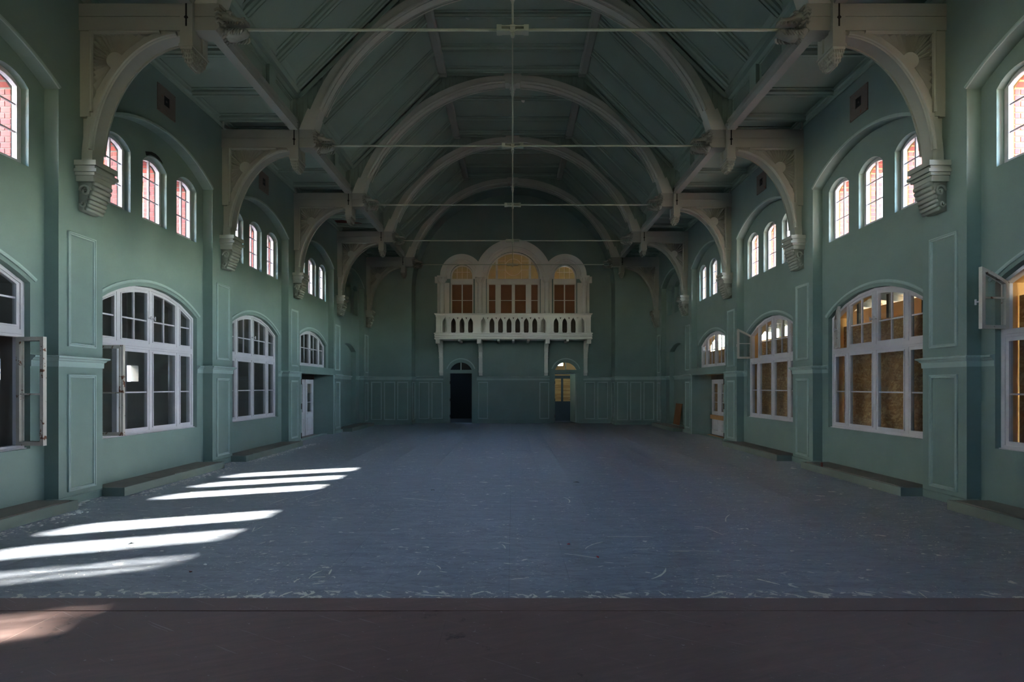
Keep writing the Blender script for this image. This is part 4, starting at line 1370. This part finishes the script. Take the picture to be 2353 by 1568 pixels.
TR = truss_meshes()
TLAB = ['nearest hammer-beam truss, its crown cut off by the top of the view', 'second hammer-beam truss from the camera with carved dragon heads',
        'third hammer-beam truss, midway along the hall', 'fourth hammer-beam truss, last but one before the end wall',
        'last hammer-beam truss standing close against the end wall']
for k in range(5):
    t = thing('roof_truss', TLAB[k], 'truss', (0, 7.17 + B * k, 0), 'hammer-beam roof trusses across the hall')
    for s in (-1, 1):
        hb = link('hammer_beam', TR['hammer_beam', s], t)
        po = link('post', TR['post', s], t)
        link('mortise', TR['mortise', s], po)
        link('leaf_drop', TR['leaf_drop', s], po)
        br = link('brace', TR['brace', s], t)
        link('roll_moulding', TR['roll_moulding', s], br)
        sp = link('spandrel_panel', TR['spandrel_panel', s], t)
        link('spandrel_frame', TR['spandrel_frame', s], sp)
        link('sun_disc', TR['sun_disc', s], sp)
        for r in TR['rays', s]:
            link('ray', r, sp)
        co = link('corbel', TR['corbel', s], t)
        link('scroll', TR['scroll', s], co)
        dh = link('dragon_head', TR['upper_jaw', s], t)
        link('lower_jaw', TR['lower_jaw', s], dh)
        link('mane', TR['mane', s], dh)
        link('tie_rod', TR['tie_rod', s], t)
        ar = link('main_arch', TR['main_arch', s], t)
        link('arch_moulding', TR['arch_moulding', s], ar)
        if k < 4 or True:
            pi = link('plank_infill', TR['infill', s], t); pi['kind'] = 'stuff'
            link('infill_moulding', TR['infill_moulding', s], t)
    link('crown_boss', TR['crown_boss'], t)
    link('hanger_rod', TR['hanger_rod'], t)
    link('turnbuckle', TR['turnbuckle'], t)

# ------------------------------------------------------------------ balcony
bal = thing('balcony', 'pale timber balcony with pointed-arch balustrade on the end wall', 'balcony', (CX, BACK2, 0))
by = lambda y: y - BACK2
FY = 21.43
m = MB()
m.box(-3.20, 3.20, by(FY + 0.06), 0, 3.56, 3.74)
m.obj('deck', 'stone', bal)
prof = [(0.0, 3.53), (0.03, 3.53), (0.05, 3.57), (0.03, 3.60), (0.03, 3.64), (0.055, 3.66), (0.035, 3.69), (0.035, 3.74), (0.06, 3.755), (0.06, 3.79), (0.04, 3.80), (0.0, 3.80)]
MB().sweep([(-3.20, 0), (-3.20, by(FY) + 0.03), (3.20, by(FY) + 0.03), (3.20, 0)], [(-o, z) for o, z in prof], plan).obj('cornice', 'stone', bal)
MB().sweep([(-3.20, 0), (-3.20, by(FY) + 0.06), (3.20, by(FY) + 0.06), (3.20, 0)], [(-o, z) for o, z in [(-0.12, 4.46), (0.0, 4.46), (0.0, 4.53), (0.03, 4.55), (0.055, 4.58), (0.055, 4.60), (-0.14, 4.60)]], plan).obj('handrail', 'stone', bal)
joist = cached('joist', lambda: MB().box(-0.05, 0.05, by(FY + 0.1), 0, 3.46, 3.56).mesh('joist', 'stone'))
for x in (-2.24, -0.62, 0.0, 0.62, 2.24):
    link('joist', joist, bal, (x, 0, 0))
pf = cross(0)
def post_at(x, w):
    m = MB().box(x - w / 2, x + w / 2, by(FY) + 0.02, by(FY) + 0.16, 3.80, 4.47)
    m.box(x - w / 2 - 0.012, x + w / 2 + 0.012, by(FY) + 0.008, by(FY) + 0.17, 3.80, 3.85)
    m.box(x - w / 2 + 0.03, x - w / 2 + 0.045, by(FY) + 0.012, by(FY) + 0.03, 3.87, 4.44)
    m.box(x + w / 2 - 0.045, x + w / 2 - 0.03, by(FY) + 0.012, by(FY) + 0.03, 3.87, 4.44)
    m.obj('newel', 'stone', bal)
for x, w in ((-3.09, 0.18), (-1.485, 0.20), (1.485, 0.20), (3.09, 0.18)):
    post_at(x, w)
PT, OW = 0.353, 0.102          # pitch, half opening
def lancet(xc, sgn, n=6):
    """from spring to apex along one side of a pointed opening centred on xc; sgn = side."""
    pts = []
    R = 0.29
    for i in range(n + 1):
        z = 4.19 + 0.215 * i / n
        dx = OW + math.sqrt(max(0, R * R - (z - 4.19) ** 2)) - R
        pts.append((xc + sgn * max(0.0, dx), z))
    return pts
def baluster(half):
    """T-shaped slice between two openings (or half of one against a newel); local x = 0 at the shaft centre."""
    m = MB()
    hp = PT / 2
    if half == 0:
        L = lancet(-hp, 1); Rr = lancet(hp, -1)
        o = [(-hp + OW, 3.82)] + [(hp - OW, 3.82)] + Rr + [(hp, 4.465), (-hp, 4.465)] + list(reversed(L))
        hole = [(-0.045, 4.435), (0.045, 4.435), (0.0, 4.36)]
        m.prism([o, hole], pf, by(FY) + 0.05, by(FY) + 0.12)
        m.box(-0.09, 0.09, by(FY) + 0.03, by(FY) + 0.14, 3.80, 3.845)
        m.box(-0.012, 0.012, by(FY) + 0.042, by(FY) + 0.05, 3.86, 4.2)
    else:
        # shaft edge at x = 0, opening to the +half side
        sg = half
        L = lancet(sg * OW, -sg)
        o = [(-sg * 0.075, 3.82), (0.0, 3.82)] + L + [(sg * OW, 4.465), (-sg * 0.075, 4.465)]
        m.prism(o, pf, by(FY) + 0.05, by(FY) + 0.12)
        m.box(min(-sg * 0.075, sg * 0.02), max(-sg * 0.075, sg * 0.02), by(FY) + 0.03, by(FY) + 0.14, 3.80, 3.845)
    return m.mesh('baluster', 'stone')
bm0, bmp, bmn = baluster(0), baluster(1), baluster(-1)
for x0, n in ((-2.82, 4), (-1.2355, 8), (1.76, 4)):
    for i in range(n - 1):
        link('baluster', bm0, bal, (x0 + PT * (i + 0.5), 0, 0))
    link('baluster', bmp, bal, (x0 - OW, 0, 0))
    link('baluster', bmn, bal, (x0 + PT * (n - 1) + OW, 0, 0))
# consoles
def console():
    m = MB()
    mp = lambda a, b, d: (d, a, b)
    f = by(FY) + 0.02
    prof = [(0, 2.06), (-0.05, 2.06), (-0.06, 2.10), (-0.11, 2.16), (-0.12, 2.20), (-0.13, 2.5), (-0.17, 2.8), (-0.26, 3.05), (-0.42, 3.25), (-0.70, 3.38), (f + 0.06, 3.40), (f + 0.06, 3.44), (0, 3.44)]
    m.prism(prof, mp, -0.075, 0.075)
    m.box(-0.085, 0.085, f, f + 0.22, 3.36, 3.53)
    m.box(-0.07, 0.07, f + 0.2, 0, 3.42, 3.54)
    for a, z in ((-0.14, 2.20), (-0.135, 2.25), (-0.19, 2.82), (-0.30, 3.08)):
        m.box(-0.085, 0.085, a - 0.02, a + 0.08, z, z + 0.03)
    m.tube([(0, f - 0.015, 3.445), (0, f + 0.01, 3.445)], [0.035, 0.045], 10)
    return m.mesh('console', 'stone')
cm = console()
for x in (-3.11, -1.41, 1.41, 3.11):
    link('console', cm, bal, (x, 0, 0))

# ------------------------------------------------------------------ stage in the foreground
SH, SE = 0.20, 3.45
stage = thing('stage_platform', 'low brown-painted stage platform filling the foreground', 'stage', (0, 0, 0))
MB().box(-5.95, 5.95, -3.5, SE - 0.02, 0.0, SH - 0.03).obj('base', 'void', stage)
MB().box(-5.95, 5.95, SE - 0.19, SE, SH - 0.12, SH).obj('edge_strip', 'stage', stage)
for i in range(6):
    for j in range(3):
        x = -7.6 + 2.4 * i; y = SE - 0.195 - 2.3 * (j + 1)
        if y < -3.7: continue
        MB().box(max(-5.95, x + 0.0008), min(5.95, x + 2.3992), max(-3.5, y + 0.0008), y + 2.2992, SH - 0.03, SH - 0.001 - 0.0008 * ((i * 7 + j * 3) % 3)).obj('deck_panel', 'stage', stage)
front = structure(link('wall_front', None), 'wall behind the stage with two small arched openings added for front light')
holes = []
for x in (-2.0, 2.0):  # openings assumed behind the camera, sized for the front light they let in
    holes.append([(x - 0.34, 4.8), (x + 0.34, 4.8)] + arc(x, 6.0, 0.34, 0.34, 0, PI, 16))
MB().prism([[(-7, -0.2), (7, -0.2), (7, 10.6), (-7, 10.6)]] + [list(reversed(h)) for h in holes], cross(-3.75), 0, 0.2).obj('masonry', 'wall', front)
for x in (-2.0, 2.0):
    m = MB()
    m.box(x - 0.02, x + 0.02, -3.68, -3.62, 4.8, 6.4)
    m.box(x - 0.34, x + 0.34, -3.68, -3.62, 5.6, 5.65)
    m.obj('mullion', 'frame', front)

# ------------------------------------------------------------------ heating ducts along the walls
def duct(s, ya, yb, label, near_end=True, slot=True, gaps=()):
    d = thing('heating_duct', label, 'duct', (s * 5.9, ya, 0), 'low heating ducts along the long walls')
    # the lid reaches back into the recess between the piers
    lo = max(p + PH for p in PIER if p < (ya + yb) / 2) + 0.01; hi = min(p - PH for p in PIER if p > (ya + yb) / 2) - 0.01
    bk0 = max(0.0, lo - ya); bk1 = max(0.0, yb - hi)
    X = lambda u0, u1: (min(s * u0, s * u1) - s * 5.9, max(s * u0, s * u1) - s * 5.9)
    L = yb - ya
    h = 0.125
    MB().box(*X(5.64, 5.665), 0, L, 0, h).obj('front_board', 'duct', d)
    MB().box(*X(5.665, 5.96), 0, 0.02, 0, h - 0.002).obj('end_board', 'duct', d)
    MB().box(*X(5.665, 5.96), L - 0.02, L, 0, h - 0.002).obj('end_board', 'duct', d)
    MB().box(*X(5.67, 5.96), 0.02, L - 0.02, 0.0, 0.03).obj('tray', 'void', d)
    # lid boards with gaps at the front edge
    n = 3
    for i in range(n):
        a = 0.02 + (L - 0.04) * i / n; b = 0.02 + (L - 0.04) * (i + 1) / n
        wob = random.uniform(0.0, 0.025)
        m = MB()
        fr = 5.72 if slot else 5.675
        lp = [(s * (fr + wob) - s * 5.9, a + 0.004), (s * (fr + 0.015) - s * 5.9, b - 0.004), (s * 5.975 - s * 5.9, b - 0.004), (s * 5.975 - s * 5.9, a + 0.004)]
        if not slot and i in gaps:
            mid = (a + b) / 2
            lp = [lp[0], (s * fr - s * 5.9, mid - 0.12), (s * (fr + 0.09) - s * 5.9, mid), (s * fr - s * 5.9, mid + 0.10)] + lp[1:]
        m.prism(lp, plan, h - 0.022 + i * 0.001, h - 0.004 + i * 0.001)
        m.obj('lid_board', 'duct_top', d)
    wl = wall_l if s < 0 else wall_r
    XX = lambda u0, u1: (min(s * u0, s * u1), max(s * u0, s * u1))
    MB().box(*XX(5.98, 6.185), ya + bk0, yb - bk1, h - 0.03, h - 0.006).obj('duct_back_lid', 'duct_top', wl)  # rear part of the duct lid, parented to the wall
    
    return d
for s in (-1, 1):
    side_n = 'under the dark glazed windows' if s < 0 else 'under the boarded windows'
    duct(s, 3.9, 6.78, 'low green-grey heating duct %s, the one beside the stage' % side_n, slot=True)
    duct(s, PIER[2] + PH + 0.0 - 0.05, 10.22, 'low green-grey heating duct %s, second from the stage' % side_n, slot=(s > 0), gaps=(1, 2))
    duct(s, (11.05 if s < 0 else 11.15), 14.05, 'low green-grey heating duct %s, third from the stage' % side_n, slot=(s > 0), gaps=(0, 1, 2))
    duct(s, 18.35, 21.2, 'low green-grey heating duct at the blind arched niche %s' % ('facing the boarded side' if s < 0 else 'with the leaning board'), slot=True)

# ------------------------------------------------------------------ wall plates, leaning board, pipe, scraps
def plate(s, k):
    c = BAYC[k]
    where = {(-1, 2): 'high above the second dark glazed window', (-1, 3): 'high above the third dark glazed window',
             (1, 2): 'high above the second boarded window', (1, 3): 'high above the third boarded window'}[s, k]
    t = thing('wall_board', 'square grey-brown board with a square hole, %s' % where, 'board', (s * U1, c, 6.51), 'square boards on the upper walls')
    mp = side(s)
    o = [(-0.23, -0.23), (0.23, -0.23), (0.23, 0.23), (-0.23, 0.23)]
    h = [(-0.07, -0.07), (0.08, -0.07), (0.08, 0.10), (-0.07, 0.10)]
    MB().prism([o, list(reversed(h))], mp, 0.0, 0.016).obj('board', 'blank', t)
    m = MB().prism(h, mp, 0.0, 0.004); m.obj('hole_back', 'void', t)
    MB().prism([(-0.015, 0.0), (0.02, 0.0), (0.02, 0.03), (-0.015, 0.03)], mp, 0.002, 0.012).obj('stub', 'iron', t)
    for a in (-0.21, 0.21):
        for b in (-0.21, 0.21):
            MB().tube([(-s * 0.014, a, b), (-s * 0.02, a, b)], 0.009, 6).obj('screw', 'iron', t)
for s in (-1, 1):
    for k in (2, 3):
        plate(s, k)

m = MB().box(-0.01, 0.01, -0.36, 0.36, 0, 0.82)
o = thing('leaning_panel', 'brown hardboard sheet leaning in the far niche on the boarded side', 'board', (6.24, 19.92, 0.127), None, m.mesh('leaning_panel', 'brownboard'))
o.rotation_euler = (0, math.radians(8), 0)

px = (1890 - 1178) / 1200.0
m = MB().lathe([(0.017, 0), (0.017, 0.13), (0.02, 0.135), (0.02, 0.16), (0.012, 0.165)], (0, 0, 0), 10)
thing('pipe_stub', 'short rusty pipe end standing out of the duct slot', 'pipe', (5.695, 9.62, 0.03), None, m.mesh('pipe_stub', 'rust', True))

def flake(name, label, cat, loc, size, rot, mat='scrap', seed=0):
    r = random.Random(seed)
    n = 7
    pts = []
    for i in range(n):
        t = 2 * PI * i / n
        q = size * r.uniform(0.35, 1.0)
        pts.append((q * math.cos(t), q * 0.6 * math.sin(t)))
    m = MB()
    top = [(a, b, 0.004 + r.uniform(0, 0.25) * size) for a, b in pts]
    bot = [(a, b, z - 0.0025) for a, b, z in top]
    m.loft([bot, top])
    o = thing(name, label, cat, loc, None, m.mesh(name, mat))
    o.rotation_euler = rot
    return o
# scraps of lining paper hanging from the ceiling
flake('paper_scrap', 'white paper scrap hanging from the flat ceiling beyond the second truss', 'scrap', (-1.05, 12.1, 10.12), 0.09, (PI * 0.6, 0.3, 0.4), 'scrap', 3)
flake('paper_scrap', 'white paper scrap hanging from the flat ceiling beyond the third truss', 'scrap', (0.34, 15.6, 8.66 + 1.47), 0.10, (PI * 0.55, -0.3, 0.1), 'scrap', 5)
flake('paper_scrap', 'white paper scrap curling off the sloping ceiling near the first truss', 'scrap', (2.10, 9.6, 9.94), 0.09, (1.2, 0.9, 0.3), 'scrap', 8)

def fl(px, py):
    """floor point under a ray of slope (px, py)."""
    y = 1.6 * F / (py - 888.0)
    return ((px - 1178.0) * y / F, y)
i = 0
for px_, py_, sz, mat, lab in ((1306, 1252, 0.03, 'red', 'small red scrap on the blue floor, farther one'), (1373, 1282, 0.03, 'red', 'small red scrap on the blue floor, nearer one'),
                            (472, 1300, 0.05, 'scrap', 'pale flake on the floor between two sun streaks'), (438, 1316, 0.035, 'rust', 'rusty chip on the floor by the dim sun streak'),
                            (604, 1276, 0.05, 'scrap', 'pale flake on open blue floor beside the sun streaks'), (200, 1155, 0.10, 'scrap', 'crumpled white plaster lump at the foot of the first pier'),
                            (296, 1136, 0.07, 'scrap', 'white plaster lump in front of the duct end'), (308, 1248, 0.05, 'scrap', 'white crumb lying in the broad sun streak'),
                            (1325, 1110, 0.07, 'iron', 'dark crumpled scrap on the far middle floor'), (994, 1128, 0.05, 'iron', 'dark crumb on the middle floor'),
                            (2000, 1124, 0.06, 'scrap', 'whitish scrap in front of the boarded-side duct'), (1404, 974, 0.10, 'iron', 'dark crumpled scrap by the end wall recess corner')):
    x, y = fl(px_, py_)
    i += 1
    flake('floor_scrap', lab, 'scrap', (x, y, 0.001), sz, (0, 0, i * 0.7), mat, i)

# plaster crumbs swept along the walls: uncounted
rnd = random.Random(21)
m = MB()
def crumb(x, y, r):
    k = 5
    z0 = r * 0.5
    vs = [(x + r * rnd.uniform(0.6, 1.2) * math.cos(2 * PI * j / k), y + r * rnd.uniform(0.6, 1.2) * math.sin(2 * PI * j / k), 0.0005) for j in range(k)]
    vs.append((x + rnd.uniform(-r, r) * 0.4, y + rnd.uniform(-r, r) * 0.4, z0))
    m.add(vs, [(j, (j + 1) % k, k) for j in range(k)] + [tuple(reversed(range(k)))])
for q in range(900):
    y = rnd.uniform(3.6, 14.5)
    d = abs(rnd.gauss(0, 0.11)) + 0.05
    edge = 5.64
    if 6.82 < y < 7.55 or 10.25 < y < 11.0: edge = 5.97
    s = -1
    crumb(s * (edge - d), y, rnd.uniform(0.004, 0.022) if rnd.random() < 0.8 else rnd.uniform(0.02, 0.034))
for q in range(260):
    x = -rnd.uniform(2.0, 5.6); y = rnd.uniform(3.6, 13)
    crumb(x, y, rnd.uniform(0.003, 0.014))
for q in range(420):
    y = rnd.uniform(5, 20)
    d = abs(rnd.gauss(0, 0.08)) + 0.03
    edge = 5.64
    if 6.8 < y < 7.6 or 10.25 < y < 11.1 or 14.1 < y < 18.3: edge = 5.97
    crumb(edge - d, y, rnd.uniform(0.003, 0.008))
for q in range(160):
    crumb(rnd.uniform(-5, 5), rnd.uniform(3.7, 20), rnd.uniform(0.0015, 0.005))
o = m.obj('debris', 'scrap')
o['kind'] = 'stuff'; o['label'] = 'pale plaster crumbs scattered along the walls and floor'; o['category'] = 'debris'

# long scratches worn through the floor paint: thin strips let into the surface
m = MB()
def scratch(p0, p1, w, bow=0.0):
    a = Vector(fl(*p0)); b = Vector(fl(*p1))
    d = (b - a); n = Vector((-d.y, d.x)).normalized()
    k = 8
    left, right = [], []
    for i in range(k + 1):
        t = i / k
        c = a + d * t + n * (bow * 4 * t * (1 - t))
        ww = w * (0.35 + 0.65 * rnd.random()) * (0.3 + 0.7 * math.sin(PI * min(1, max(0.02, t * 0.96 + 0.02))) ** 0.4)
        left.append(c + n * ww / 2); right.append(c - n * ww / 2)
    lp = [tuple(p) for p in left] + [tuple(p) for p in reversed(right)]
    m.prism(lp, plan, -0.003, 0.0006)
for p0, p1, w, bow in (((1395, 1234), (1502, 1235), 0.012, 0.01), ((1297, 1273), (1370, 1283), 0.014, 0.01), ((1545, 1267), (1658, 1269), 0.010, 0.02), ((1595, 1215), (1635, 1212), 0.012, 0),
                      ((1622, 1213), (1662, 1230), 0.012, 0), ((1668, 1199), (1677, 1183), 0.02, 0.02), ((1740, 1331), (1792, 1344), 0.03, 0.0), ((954, 1367), (1040, 1371), 0.016, 0.0),
                      ((1080, 1368), (1112, 1359), 0.03, 0.0), ((1497, 1331), (1530, 1306), 0.025, -0.03), ((1345, 1262), (1385, 1246), 0.015, 0.03), ((1294, 1143), (1306, 1157), 0.02, 0.05),
                      ((926, 1145), (1000, 1153), 0.018, 0.02), ((1148, 1246), (1172, 1250), 0.014, 0), ((1153, 1251), (1161, 1262), 0.014, 0.01), ((700, 1160), (762, 1144), 0.012, 0.0),
                      ((680, 1150), (740, 1128), 0.012, 0), ((620, 1159), (664, 1144), 0.014, 0), ((578, 1223), (604, 1210), 0.014, 0), ((580, 1222), (586, 1211), 0.012, 0), ((590, 1252), (610, 1246), 0.012, 0),
                      ((710, 1330), (740, 1312), 0.018, 0.02), ((718, 1327), (748, 1326), 0.018, 0), ((676, 1339), (690, 1330), 0.02, 0.01), ((756, 1320), (762, 1309), 0.02, 0.0), ((718, 1343), (745, 1339), 0.014, 0),
                      ((1062, 1271), (1080, 1271), 0.012, 0), ((1003, 1300), (1012, 1309), 0.016, 0.01), ((1010, 1313), (1027, 1316), 0.014, 0), ((960, 1322), (967, 1312), 0.02, 0), ((1225, 1366), (1233, 1372), 0.02, 0),
                      ((1515, 1360), (1530, 1370), 0.02, 0), ((1628, 1370), (1668, 1360), 0.02, 0.01), ((1610, 1372), (1640, 1362), 0.026, -0.02), ((1880, 1368), (1905, 1373), 0.02, 0), ((1535, 1266), (1583, 1268), 0.01, 0),
                      ((2110, 1360), (2130, 1375), 0.012, 0), ((590, 1373), (612, 1362), 0.03, 0), ((640, 1373), (672, 1360), 0.028, 0.01), ((690, 1374), (724, 1362), 0.03, 0), ((330, 1364), (410, 1362), 0.02, 0), ((1685, 1289), (1706, 1290), 0.012, 0.01)):
    scratch(p0, p1, w, bow)
o = m.obj('scratch_marks', paint('bare_underlay', rgb(222, 220, 202), rgb(212, 210, 192), rgb(230, 228, 212), 0.6), floor)
o['kind'] = 'stuff'

# lamp hooks at the wall ends of the hammer beams
for s in (-1, 1):
    for k in (1, 2):
        m = MB().tube([(0, 0, 0.06), (0, 0, -0.05), (-s * 0.02, 0, -0.085), (-s * 0.05, 0, -0.075)], [0.022, 0.02, 0.02, 0.012], 6)
        thing('lamp_hook', 'old iron hook under the side ceiling by the %s truss, %s' % (('second', 'third')[k - 1], SIDE[s]), 'hook', (s * 5.90, 7.17 + B * k - 0.06, 6.93), 'iron hooks beside the beams', m.mesh('lamp_hook', 'beam', True))

# damage: torn boards in the side ceiling, plaster fallen above one high window
def jagged(pts, mp, d0, d1, name, mat, parent, label):
    o = MB().prism(pts, mp, d0, d1).obj(name, mat, parent)
    o['label'] = label
    return o
jagged([(-5.95, 17.25), (-5.6, 17.22), (-5.3, 17.40), (-4.95, 17.62), (-5.15, 17.66), (-5.55, 17.50), (-5.9, 17.45)], plan, ZW - 0.012, ZW + 0.002, 'torn_board', 'rust', ceil, 'torn brown gap in the side ceiling')
jagged([(8.82, 5.50), (8.80, 5.56), (8.86, 5.585), (8.95, 5.62), (9.05, 5.63), (9.14, 5.61), (9.21, 5.57), (9.24, 5.53), (9.17, 5.55), (9.04, 5.57), (8.92, 5.555)], side(-1, U2), -0.001, 0.003, 'broken_plaster', 'void', wall_l, 'dark patch where plaster has fallen')
